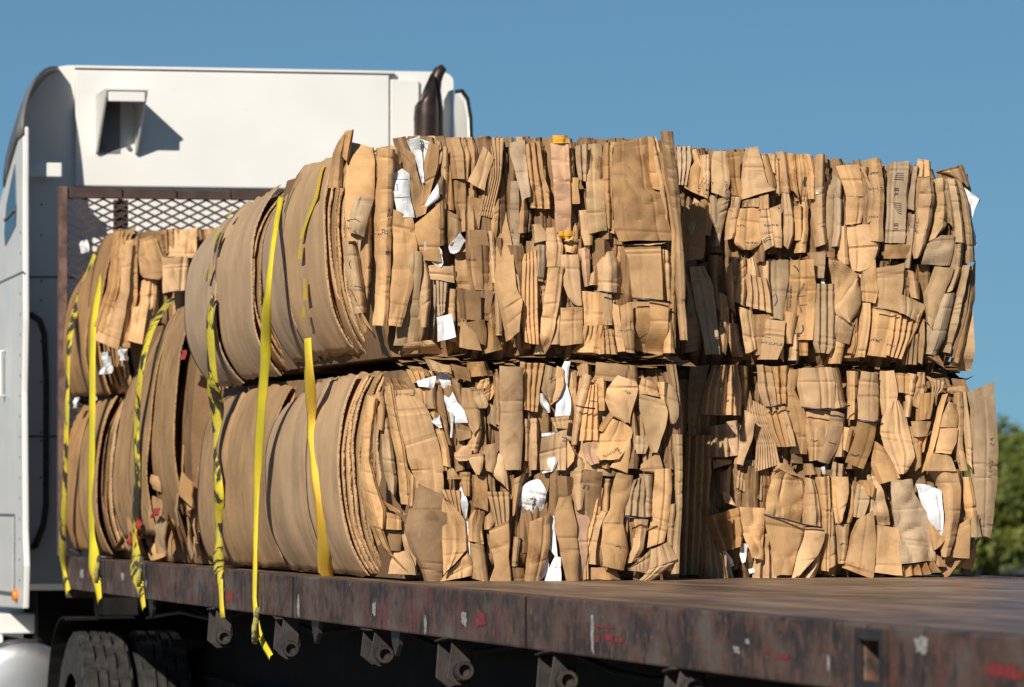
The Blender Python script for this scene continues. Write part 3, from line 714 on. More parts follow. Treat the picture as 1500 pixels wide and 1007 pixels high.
NU = '''
A f t 1 t|110,85,310,150;75,350,300,330;65,600,290,600;68,780,240,770;75,960,190,960
A f k 3|150,575,300,585;95,760,235,775;80,900,200,930
A r k 2|60,930,150,960;70,1080,185,1080;90,1260,200,1260;105,1350,215,1360;148,1595,240,1585
A r t 1.5|240,700,310,640;215,930,300,900;215,1130,320,1100;225,1400,300,1400;230,1660,280,1680
A r t 4|318,160,440,180;325,410,440,425;318,800,452,760;325,1150,445,1180;330,1320,430,1330;290,1700,405,1705
A f d 4.6|317,155,441,170;319,225,440,245
A v t 2|450,120,530,200;450,330,530,330;455,460,560,460
A f t 3|455,700,600,760;460,1000,640,1000;465,1120,640,1130;440,1350,600,1380;410,1705,505,1710
A f b 3.4|520,140,620,200;560,300,680,450;600,500,700,520;640,780,690,745
A f w 4.5|430,380,530,338;430,400,590,385;450,560,598,560;470,700,620,680;490,765,635,762
A c w 4|470,790,640,770;540,870,640,850;620,930,645,935
A c w 5|560,90,670,50;600,160,690,150;650,275,722,280;695,465,712,465
A c w 4.6|670,60,790,100;690,140,795,170;705,215,800,220;722,290,790,270
A f b 3|780,120,850,130;735,300,850,300;705,560,800,470;690,750,730,730
A f w 4|830,475,850,560;775,560,865,595;728,650,735,700
A f d 4.5|875,400,885,410;830,480,887,500;822,540,885,572
A f b 5|605,850,830,650;640,935,832,920;700,1040,830,1050;740,1130,850,1150
A f d 5.2|830,640,890,600;832,830,890,820;830,1010,890,1000
A c w 5.2|710,980,790,965;720,1050,860,1050;790,1150,880,1160;845,1190,860,1190
A r k 3 t|860,80,910,100;860,210,900,200;850,300,880,280
A r t 3|890,150,920,160;895,500,935,500;893,1000,930,1000
A r b 2|930,170,960,170;940,320,990,500;945,690,1000,700
A f b 3.6 t|945,50,1060,60;965,250,1065,250;990,425,1070,430
A f b 3|1000,430,1070,432;1010,640,1075,640;1058,790,1077,780
A r t 3 t|1062,70,1140,80;1075,260,1140,230;1085,450,1110,420
A f t 4.6|1240,150,1315,225;1180,300,1265,380;1100,458,1220,530
A g6 t 2.5 t|1250,45,1440,60;1270,200,1400,200;1290,400,1380,420;1215,740,1310,760
A f b 2|1090,560,1220,600;1080,750,1210,740;1120,880,1200,860
A f b 5|1080,870,1240,870;1085,1007,1270,1007;1112,1260,1310,1260;1140,1392,1310,1395
A r b 3|940,700,1060,780;930,900,1060,900;955,1000,1000,950
A c w 4|1020,900,1080,960;950,985,1060,985;935,1020,1030,1060;955,1070,980,1075
A r t 2|1310,620,1385,590;1320,800,1370,780;1300,1010,1345,1010;1340,1150,1350,1150
A f t 3.6|1370,640,1440,600;1362,800,1455,790;1350,1007,1485,1007;1345,1350,1490,1360;1395,1620,1540,1500;1420,1830,1500,1770
A r t 3|1350,1340,1390,1350;1360,1600,1400,1600;1360,1790,1395,1790
A f k 5|590,1050,685,1058;575,1260,680,1290;545,1500,670,1500;495,1865,700,1862
A r t 3|690,1100,740,1100;672,1300,805,1260;680,1600,800,1500;695,1720,760,1710
A g3 k 2|840,1310,920,1330;850,1460,910,1470;860,1610,900,1580
A f w 4.4|830,1625,950,1600;835,1720,975,1700;845,1840,990,1800
A f d 4|1010,1380,1180,1400;1040,1520,1190,1500;1050,1640,1195,1665
A f d 3.4|1095,1665,1250,1650;1150,1760,1270,1750;1200,1860,1262,1870
A f b 3.8|1062,1640,1100,1690;1050,1780,1160,1780;1050,1890,1208,1920
A r b 3.4|1280,1495,1340,1485;1295,1700,1345,1740;1268,1945,1425,1905
A f d 2.8|1190,1390,1320,1400;1200,1540,1290,1540;1210,1645,1280,1660
A r t 2|960,1380,1010,1380;950,1700,1010,1740;980,1840,1050,1850
A f t 2.2|780,1180,960,1180;800,1300,980,1330
A r t 2|1290,870,1340,900;1310,1100,1350,1100;1330,1330,1350,1330
A f t 1.6 b|560,1850,760,1830;620,1950,900,1940
A r b 2|100,1380,140,1500;220,1680,320,1800
A v b 2|60,0,110,-10;20,80,90,150;0,200,70,300
A r b 1.5|20,60,60,20;-40,200,40,200;-80,500,30,500
C f k 4|0,110,112,88;10,210,122,180;40,350,140,340;90,615,150,580
C f k 2|0,440,60,440;10,700,80,700;20,830,100,850;40,1220,60,1220
C g3 t 2.4|130,120,240,90;150,350,290,380;160,500,340,540;190,680,340,690
C r k 3|240,110,300,100;265,300,330,400;300,660,345,600
C f p 6|340,118,485,118;348,300,495,300;365,450,505,450;382,650,512,650;400,890,520,890
C f o 6.3|338,48,484,58;340,122,486,122
C f o 6.3|400,885,521,885;400,920,520,920;440,950,490,950
C r t 3 t|490,70,570,60;500,350,560,350;520,640,580,640
C f b 3.6|505,420,565,420;520,640,580,640
C r t 2|520,650,580,650;530,850,610,860;480,1000,600,1000;490,1060,570,1070
C g2 k 3|580,130,660,120;585,300,660,300;605,430,655,450
C f k 4.5|690,115,820,110;670,400,817,395;662,660,820,660;680,900,830,870
C r b 3|820,110,862,100;820,500,860,500;830,860,872,860
C f b 6|905,115,1165,58;875,340,1195,330;870,480,1215,520;890,600,1300,560;905,850,1350,870;950,970,1370,960
C f t 6.4|1040,1000,1300,985;1060,1004,1250,1000
C f b 5.4|1168,60,1225,80;1190,300,1265,300;1215,505,1295,530
C v t 6|1180,70,1240,60;1270,420,1320,420;1330,700,1375,760;1345,960,1380,960
C r b 9.5|1222,36,1310,38;1262,250,1355,280;1330,600,1415,620;1385,900,1440,950;1392,1100,1452,1100;1405,1400,1460,1400;1420,1835,1465,1835
C v t 7|1240,200,1290,250;1310,560,1350,600;1370,900,1395,900;1385,1250,1410,1250;1400,1700,1425,1700;1400,1900,1430,1900
C f t 4.4|440,1088,580,1088;445,1290,595,1300;500,1450,600,1450;570,1530,600,1530
C f t 3.6 b|320,1195,440,1195;285,1500,420,1480;250,1800,340,1860;225,1950,310,1950
C v t 3.2|415,1450,440,1440;390,1700,435,1700;345,1865,430,1870
C f t 4.8|440,1545,610,1540;435,1700,612,1690;435,1872,615,1858
C r t 4.4 t|790,1005,940,1010;770,1250,962,1250;775,1400,965,1425
C f t 5.6|985,1025,1250,1015;1030,1150,1262,1150;1045,1300,1268,1300;1055,1458,1275,1480
C r t 5|1265,1035,1325,1045;1280,1250,1335,1250;1280,1475,1345,1480
C r t 4.6|1320,1040,1375,1070;1335,1250,1395,1250;1345,1485,1405,1490
C f b 4.6 b|1030,1495,1195,1495;1040,1750,1195,1750;1050,1890,1190,1930
C f t 5 b|1195,1490,1330,1500;1200,1700,1340,1700;1195,1940,1330,1945
C f b 5|940,1530,1020,1505;950,1740,1030,1730;985,1930,1050,1940
C v t 4.4|870,1500,935,1530;900,1700,950,1720;930,1930,990,1930
C r t 3.2|610,1400,850,1430;620,1700,850,1700;600,1930,780,1950
C f t 4|640,1440,860,1430;640,1700,880,1700
C g4 t 4.4 b|640,1700,780,1700;620,1850,770,1850;560,1940,760,1960
C g3 t 4.6|785,1740,860,1730;780,1950,900,1950
C g4 t 3|120,1080,210,1040;100,1400,220,1400;100,1650,220,1600;120,1850,225,1870
C r b 3.4 b|105,1470,220,1470;110,1700,225,1700;140,1900,210,1900
C f k 4.6|228,1000,290,1000;225,1200,285,1200;216,1312,280,1322
C r b 3|230,1330,270,1340;225,1600,260,1600;230,1850,260,1860
C f t 3.6|320,850,400,850;315,1007,440,1007;310,1190,415,1190
C r p 3|600,1030,700,1007;620,1200,690,1200;655,1360,690,1345
C v t 2.4|700,1250,760,1180;690,1350,760,1350
C r t 2|30,1240,90,1300;60,1500,110,1560;60,1700,100,1750;70,1900,110,1930
C f k 3|195,820,250,820;200,980,330,960
C r t 3.4|1340,1500,1400,1500;1350,1700,1410,1750;1340,1940,1430,1945
C r b 3|860,130,905,180;865,400,880,450;880,700,890,800
C f t 3.5|600,700,670,700;620,900,690,900;640,1000,690,1000
'''
NL = '''
E r t 3|255,350,335,380;215,600,300,600;200,900,270,900;210,1100,340,1150;260,1300,400,1350;330,1510,350,1515
E r b 2 t|310,350,420,300;340,480,400,500;330,650,380,660
E r k 3.4|350,480,420,470;380,640,450,645;395,780,470,790;400,950,495,960;430,1070,520,1080;450,1180,500,1250
E r t 4|390,270,440,260;420,480,480,500;460,700,530,720;500,900,560,900;520,1060,590,1080;540,1300,600,1300
E f t 4.8|475,310,600,300;520,520,740,500;560,780,800,700;620,950,860,900;680,1100,880,1160;700,1160,880,1220
E f b 5|478,310,600,305;485,360,605,350
E f t 2.4|590,1000,670,1100;595,1200,650,1250;600,1320,640,1300
E f d 6|665,1115,700,1130;650,1220,880,1225;600,1400,882,1400;582,1540,880,1560;640,1720,878,1740;720,1860,870,1870;750,1970,855,1975
E f t 5.6|885,1250,900,1262;885,1330,990,1330;885,1430,1082,1440;883,1700,1085,1690;878,1900,950,1830
E f t 5.2|960,1850,1085,1720;900,1930,1130,1800;875,1965,1130,1915
E f t 4.6|350,1360,520,1400;330,1510,525,1520
E v t 5|370,1270,560,1380;440,1350,555,1400
E f t 3|480,1715,580,1700;450,1800,640,1820;440,1905,655,1915
E f t 2.6|530,1400,600,1520;550,1600,640,1700;600,1800,650,1850
E f d 1.6|350,1500,520,1540;400,1700,520,1700
E r b 4|290,1490,350,1510;370,1670,430,1710;520,1840,575,1885
E r t 2.4|210,1050,270,1050;230,1300,330,1400;330,1600,400,1700
E f k 4.4|745,40,920,90;800,140,945,165
E c w 4.6|840,150,950,168;890,330,980,320;930,480,1060,480;985,590,1092,592
E c w 4.8|925,480,975,520;945,620,968,620;948,720,958,720
E f w 4.4|650,225,820,185;670,280,800,290
E f w 4.4|830,530,860,515;775,580,870,560;850,635,882,632
E g3 t 3|590,130,730,150;640,240,735,220
E g3 b 2|400,190,550,220;440,280,600,290
E r b 2 t|640,90,800,110;690,180,790,190
E f t 3.4|660,290,740,290;680,380,740,400;690,470,740,470
E r t 3|740,290,820,280;740,400,825,400;760,470,830,470
E r b 3|830,260,870,260;850,450,920,520;890,600,940,700;940,780,960,790
E r t 3.4|820,650,880,640;870,800,930,800;880,960,950,980
E r b 3|970,200,1050,270;1010,320,1080,460;1060,500,1110,590
E f b 3.8|1060,290,1140,300;1065,480,1210,480;1110,600,1210,600;1150,690,1200,620
E f b 3.4|1000,590,1112,590;1010,660,1120,690;1030,745,1120,725
E f t 5|1150,315,1205,308;1145,390,1245,400;1165,440,1255,440;1190,465,1235,465
E f t 4.4|1215,220,1280,200;1180,280,1290,250;1195,300,1260,290
E f t 4|1240,320,1330,260;1235,370,1330,340;1260,410,1300,390
E f p 5|1050,790,1090,780;1000,850,1110,840;988,890,1112,900;1030,922,1080,920
E f t 5.4|1115,870,1235,860;1120,930,1228,920;1150,1010,1210,1000;1168,1045,1185,1045
E f b 4.4|1280,780,1330,760;1240,860,1335,860;1230,930,1330,930;1260,1010,1300,1020
E f d 2.4|1180,950,1290,900;1190,1090,1290,1090
E r t 3.8|1200,620,1215,620;1130,740,1215,740;1115,855,1190,855
E f k 3|1290,420,1370,480;1300,600,1370,640
E f t 3.8|1370,100,1560,110;1385,400,1570,400;1390,700,1575,720;1400,1000,1560,1000
E f b 3.6|1330,180,1370,220;1345,400,1380,450;1350,600,1380,620
E f t 4.2|1360,850,1420,900;1310,1000,1440,1020;1370,1100,1460,1180
E r b 4.4|1185,1350,1250,1360;1110,1460,1230,1500;1110,1640,1250,1700;1140,1940,1275,1985
E f t 4.8|1160,1345,1185,1345;1120,1420,1200,1500;1120,1620,1215,1640
E c w 3.6|1030,1180,1050,1140;1040,1300,1110,1290;1070,1435,1090,1440
E f w 3.4|1090,1440,1108,1450;1110,1780,1125,1790
E g4 t 3.6|890,1170,1030,1180;920,1250,1035,1270;960,1310,1045,1390
E f t 5|1290,1510,1450,1440;1300,1640,1460,1620;1340,1830,1450,1750;1280,1990,1470,1980
E r b 3.2|1060,1020,1140,1020;1060,1120,1140,1120;1080,1220,1135,1230
E f b 4|1170,1040,1270,1050;1165,1180,1275,1180;1160,1320,1285,1360
E g4 t 3.2|1280,1190,1450,1190;1320,1350,1455,1350;1350,1490,1450,1510
E f t 4.2|1250,1410,1300,1360;1255,1450,1330,1440;1262,1515,1290,1510
E f b 4|930,1000,970,980;930,1080,1050,1080
E g3 b 1.6|880,900,960,900;890,1010,950,1010
E r b 2|1140,60,1280,60;1150,190,1330,170
E f d 1.4|980,80,1110,110;1000,200,1130,230
G g4 t 3|100,60,290,75;105,270,250,290;120,480,230,500
G r t 3|170,560,265,550;165,700,255,700;170,850,250,850;180,1000,240,1000
G r b 2.4|120,560,160,560;130,800,165,800;130,920,160,930
G f t 4|300,90,395,115;260,310,372,325;310,385,350,405
G f t 3.6|400,100,440,120;385,250,440,270;350,430,390,400
G c w 4.4|465,55,510,62;432,140,495,140;430,260,500,275;390,390,520,400;375,535,510,530
G f w 3.6|255,335,280,340;250,415,330,430;320,500,345,500
G f t 4.2|355,545,480,530;390,640,470,640
G f w 4.2|275,680,385,668;265,712,385,706
G f t 4.4|260,720,450,650;250,900,450,860;260,1000,450,1000
G c w 4.8|300,780,345,780;270,880,380,880;258,960,385,930;265,1030,360,1010
G r t 3|500,115,590,135;520,300,590,300;510,440,570,450;500,600,560,600;465,700,540,790
G r t 3.8|640,160,700,190;600,310,670,330;570,450,640,490;555,620,600,650;540,780,570,780
G g3 t 3.4|690,260,745,250;640,500,745,500;600,745,745,745
G r b 2|600,70,720,80;620,180,700,180
G f b 2.6|760,60,1080,100;750,220,1090,250
G r t 3.2|745,210,830,195;750,330,830,330;760,480,835,480
G f t 4.8|930,180,1070,240;850,300,1090,290;835,400,1060,420;880,530,1030,540;970,580,1020,595
G f t 5.2|880,560,1000,610;820,650,1030,670;755,740,1010,740;735,870,960,830;760,920,900,910
G r b 4.2|860,510,890,560;770,640,800,680;760,660,780,670
G r b 3.4|780,940,900,920;800,980,860,1000
G f k 5.4|1105,345,1285,390;1115,480,1320,500;1150,610,1310,620;1190,780,1270,780;1212,852,1240,852
G f t 5|1125,200,1250,260;1108,340,1280,370
G r t 4|1285,235,1365,245;1290,380,1360,400;1330,490,1360,490
G f k 4.8|1365,255,1410,280;1355,400,1440,420;1365,540,1435,540;1395,605,1405,608
G f p 4.4|620,770,740,750;640,880,740,850;690,960,740,940
G v t 4|470,700,480,730;470,860,560,860;490,985,540,900
G r t 4|560,860,660,930;550,1000,690,1000;545,1200,650,1180;560,1350,600,1330
G f k 3.8|1090,700,1180,700;1085,780,1190,790;1095,860,1160,860
G f t 4|1015,720,1030,810;930,880,1020,920;860,980,1010,1030
G f t 3.6|1140,940,1260,850;1140,1000,1300,1000;1270,1040,1300,1020
G r b 3.4|1040,450,1080,500;1040,650,1100,680;1050,830,1090,830
G c w 5.4|200,1085,260,1075;100,1140,300,1180;60,1220,305,1280;45,1400,310,1390;35,1575,160,1560
G f b 6|170,1440,335,1375;150,1650,325,1600;130,1800,300,1750;115,1965,235,1965
G c w 4.6|240,1770,320,1700;240,1860,330,1840;250,1965,310,1900
G c w 5|375,1752,418,1755;330,1850,425,1850;280,1970,432,1975
G f w 3.2|330,1400,390,1400;310,1650,400,1600;370,1750,400,1750
G f b 5.2|415,1235,485,1230;380,1350,500,1300;385,1500,530,1500;420,1700,545,1700;470,1965,550,1970
G f p 5.6|620,1195,725,1185;560,1300,705,1300;548,1500,650,1500;548,1700,640,1700;552,1965,618,1970
G r t 4.6|735,1150,790,1160;690,1400,770,1400;650,1600,720,1620;625,1800,665,1800;630,1950,668,1950
G r t 4.2|780,1350,850,1370;720,1500,800,1500;680,1700,780,1700;670,1810,780,1820
G f t 5.2|915,1030,1050,1045;870,1180,1030,1180;860,1340,980,1350;800,1450,970,1450;780,1650,1000,1700;790,1840,965,1870
G r t 4.2|790,1070,890,1070;790,1200,860,1200;800,1360,850,1370
G g3 k 4.8|1070,1080,1140,1060;1020,1200,1145,1200;998,1395,1147,1405
G r k 4.6|1130,1030,1235,1040;1150,1200,1230,1230;1160,1412,1225,1415
G f t 5|1250,1000,1380,980;1245,1200,1385,1200;1230,1450,1360,1500;1208,1670,1335,1625
G f t 5.6|1205,1680,1330,1625;1190,1850,1410,1780;1140,1920,1250,1920;1098,1955,1180,1970
G r t 3.8|1080,1430,1200,1430;1080,1650,1150,1680;1010,1810,1080,1790
G f t 4.4|1020,1840,1190,1700;1040,1870,1170,1890
G r k 4|1385,1300,1412,1290;1370,1600,1400,1600;1370,1880,1395,1880
G r k 3.6|1410,690,1470,690;1430,1000,1475,1000;1430,1400,1470,1400;1400,1900,1450,1900
G r d 2.6|1380,80,1440,80;1420,400,1470,400;1430,700,1475,700
G r t 4|540,1010,680,1000;545,1250,640,1150;540,1370,580,1370
G r b 3|460,1150,530,1130;500,1300,545,1300;520,1500,545,1500
G v b 2|660,1840,900,1850;700,1950,950,1950
G f d 1.5|0,1850,100,1850;10,1960,110,1960
G r b 3|20,1080,150,1010;20,1400,50,1380
G r b 2.6|40,1580,100,1590;10,1830,60,1830
'''
FU = '''
I g4 k 3 t|75,85,230,75;60,250,200,200;60,420,150,420
I f t 3|240,210,300,300;170,330,310,420;150,450,320,530
I r t 3.4|300,160,370,150;290,300,375,300;320,500,360,530
I r t 2.6 t|235,110,320,90;245,200,310,200;280,290,300,290
I f k 3.6|400,130,480,130;380,300,512,400;385,490,470,525
I r k 3|385,500,440,520;390,700,430,700;430,800,440,800
I r k 3.4|480,420,530,480;440,600,530,560;430,740,500,700;400,960,450,950
I f b 4.6|485,150,590,132;520,350,610,350;555,510,640,520
I f t 4.4|560,520,635,520;545,625,620,625
I r t 4|540,620,625,622;510,850,600,820;500,900,560,890
I f t 6|690,95,745,92;655,230,795,230;645,380,840,400;640,538,910,468
I f b 5|800,150,850,150;830,330,925,400;850,480,912,462
I f t 4|648,555,775,530;645,615,772,610
I f b 4.4|785,510,865,500;785,632,870,622
I f t 5.4|630,620,785,618;602,760,790,790;592,930,785,930;650,982,720,982
I f t 4.6|800,635,870,630;800,780,900,780;830,990,920,940
I f t 4|880,620,950,590;890,760,960,780;930,960,972,965
I r t 3.4|880,140,940,160;900,300,935,330
I r t 3.4|930,180,990,190;940,400,1000,420;955,520,1000,490
I r t 4|970,125,1045,130;985,300,1060,330;1018,482,1075,490
I r t 4.2|1010,490,1075,492;1010,700,1110,700;1000,850,1110,850;1010,950,1050,990
I r b 3.4|1055,140,1120,150;1065,330,1125,360;1090,480,1140,560
I r t 3.6|1110,600,1160,600;1115,750,1170,760;1110,900,1168,902
I r t 3.4|1135,150,1195,150;1140,380,1240,370;1150,555,1225,560
I r t 3.4|1168,562,1222,560;1165,800,1230,800;1120,1010,1200,1010
I r t 4|1185,150,1250,160;1235,330,1290,360;1230,540,1282,545
I r t 4|1290,160,1350,150;1285,350,1360,330;1275,600,1375,560;1280,800,1380,760;1290,960,1390,920
I r t 3.4 t|1345,140,1418,150;1360,300,1395,380
I f w 4.6|1275,465,1322,465;1275,498,1322,498
I g3 k 4.6|1270,1285,1420,1285;1275,1600,1425,1600;1270,1800,1420,1830;1290,1880,1380,1890
I r t 4|690,1070,780,1010;700,1150,800,1140;700,1200,820,1235
I r t 4|600,1100,665,1040;590,1250,690,1180;575,1380,700,1330;575,1430,680,1490
I g4 t 4.4|690,1200,840,1230;700,1350,870,1370;690,1480,885,1535
I r t 4.4|835,1080,900,1080;840,1250,890,1250;860,1400,920,1400;900,1580,915,1580
I f k 4.4|895,1080,1030,1070;900,1250,1040,1250;925,1480,1005,1480;920,1580,995,1600
I f t 4.8|1050,1085,1220,1070;1050,1300,1240,1300;1020,1530,1245,1530;1090,1760,1230,1770
I f t 4.4|1010,1520,1100,1530;1010,1700,1070,1700;1040,1800,1060,1800
I r t 2.4|570,1050,620,1030;560,1280,600,1200
I f t 3.8|610,1480,722,1520;640,1650,750,1700;680,1880,772,1840
I f b 3.2|720,1545,900,1540;740,1700,830,1700;760,1900,800,1900
I f t 4.8|830,1580,985,1600;815,1780,965,1800;800,1935,915,1935
I r t 3.6|930,1700,1000,1600;920,1900,1020,1960
I r t 3.6|500,1140,555,1070;510,1300,585,1350;555,1500,600,1580
I r t 3.6|550,1620,612,1622;560,1780,640,1780;590,1910,685,1915
I r t 4|1100,1700,1110,1700;1080,1800,1130,1800;1055,1945,1132,1945
I f b 2.4|1130,1760,1230,1770;1150,1900,1220,1900
I f t 3.6|1230,1010,1350,1010;1260,1120,1345,1120;1275,1225,1340,1225
I r b 2.4|1180,1050,1240,1020;1240,1120,1270,1160
I c w 3.4|1340,1225,1370,1240;1340,1270,1372,1280
I f k 3|110,1030,165,1030;130,1150,180,1150;170,1330,240,1330;150,1600,300,1600;160,1880,300,1850
I f k 3|200,1130,290,1120;220,1300,370,1300;280,1600,410,1600;320,1900,415,1890
I f b 2|150,600,300,560;130,800,310,900;160,1080,300,1060
I f k 3.4|240,540,300,600;160,800,200,860
I f b 2.6|310,540,375,520;310,700,380,700;330,850,375,860
I r b 2|380,1030,440,1030;390,1250,440,1250;420,1500,450,1520
I r b 2|450,1350,540,1400;460,1600,550,1600;430,1850,520,1900
K f t 4.6|105,195,270,178;150,330,300,330;185,460,310,460
K f t 4.4|185,460,310,460;180,600,310,600;185,710,290,690
K f t 4.6|300,240,330,250;320,350,400,400;330,520,415,470;330,720,400,670
K r t 4.8|400,130,490,130;395,300,520,300;415,500,520,500;400,680,510,690;370,850,515,850
K f k 4.8|560,160,685,160;545,380,680,380;545,560,680,560;535,800,672,800;530,860,665,872
K r t 3.6|690,160,740,160;690,300,745,300;690,550,720,550
K f b 3.8|680,600,750,600;680,900,740,900;690,1000,720,1000
K r k 4.4|770,200,800,200;730,450,785,430;722,570,775,590
K r k 4|740,620,780,620;720,850,770,850;700,1080,735,1090
K v t 4|820,130,860,140;800,280,850,300
K v t 4|870,140,905,150;870,290,920,290
K r t 5.4|808,300,910,300;795,450,945,450;785,700,920,700;770,900,870,870;765,1000,800,990
K r k 4.8|950,310,1030,300;960,500,1060,500;950,700,1060,720;900,850,990,800
K f k 4.6|1010,800,1110,800;890,880,1110,860;850,1050,1090,1060
K r k 5|1020,340,1055,330;1050,500,1110,560;1080,700,1115,760
K f k 4.8|970,1070,1090,1080;930,1200,1060,1200;880,1300,1030,1260;890,1560,930,1630
K r k 5|1070,310,1150,320;1090,480,1190,480;1130,700,1210,700;1125,860,1215,870
K r k 4.8|1110,880,1215,870;1110,1100,1195,1100;1050,1300,1140,1250
K r k 5|1010,1300,1130,1300;950,1450,1100,1450;890,1700,1045,1700;890,1830,965,1845
K r k 3.6|1150,320,1205,350;1195,480,1255,500;1220,700,1285,720;1228,920,1312,920;1235,1040,1330,1025
K r k 4.4|1210,1060,1270,1060;1160,1300,1240,1250;1090,1550,1200,1550;1050,1810,1130,1830
K v b 1|1270,1100,1345,1020;1250,1350,1320,1350;1190,1650,1250,1680;1150,1900,1170,1910
K v d .6|1250,1080,1300,1060;1200,1500,1260,1450;1100,1850,1160,1870
K r b 2.4|1010,240,1190,180;1120,290,1260,370
K v d 1.4|1180,180,1200,178;1230,300,1250,300;1250,370,1262,370
K f w 0|1215,362,1235,372;1210,420,1312,425;1220,480,1398,478;1250,560,1342,560;1285,635,1305,640
K f w -2|1290,640,1312,640;1320,880,1355,885
K r b 2.6|310,200,395,200;320,260,385,300
K f b 3.4|530,880,720,880;520,1000,700,1000
K r t 3.6|140,720,190,720;130,870,200,870;120,1050,200,1050
K f t 4.2|200,720,380,700;200,900,470,880;220,1080,400,1080;250,1110,310,1110
K f k 3.6|20,260,100,250;10,500,90,500;20,700,80,700;20,920,60,860
K r k 3.4|100,270,185,400;100,500,185,500;90,800,160,750;60,900,130,900
K f t 5|15,1000,80,1010;20,1060,160,1060;60,1150,280,1150;80,1330,190,1250;85,1440,130,1350
K f t 5.6|255,1180,270,1190;150,1330,285,1300;90,1430,290,1400;110,1500,260,1480;185,1558,210,1555
K f t 4.8|340,1040,430,1010;320,1200,450,1200;318,1280,465,1290;330,1370,430,1390
K r t 4.4|330,1380,425,1390;330,1550,415,1550;300,1700,400,1700;280,1860,370,1860
K f t 3.8|450,1080,640,1050;460,1250,640,1250;440,1425,620,1465
K f t 4.2|440,1435,620,1475;415,1650,580,1650;385,1840,510,1860
K g4 t 4|590,1480,770,1520;560,1700,720,1700;530,1840,640,1880
K f k 5.4|632,1312,860,1390;640,1410,850,1440;645,1480,790,1550
K r b 4.2|780,1500,850,1440;760,1650,800,1600;620,1860,760,1720
K r t 4|645,1070,720,1110;650,1200,740,1200;655,1320,740,1345
K r t 4|730,1100,790,1130;740,1230,825,1230;760,1340,820,1360
K f t 4|80,1490,240,1560;65,1600,240,1600;65,1710,210,1745
K f t 4|72,1715,155,1740;60,1800,140,1800;38,1910,130,1915
K r b 3.2|230,1560,300,1500;240,1750,290,1720;210,1820,270,1840
K r b 3.6|840,1500,880,1550;810,1750,880,1750;820,1900,860,1930
K g3 b 2|720,1700,810,1650;700,1920,800,1920
K f b 1|900,1850,1000,1840;980,1900,1060,1960
'''
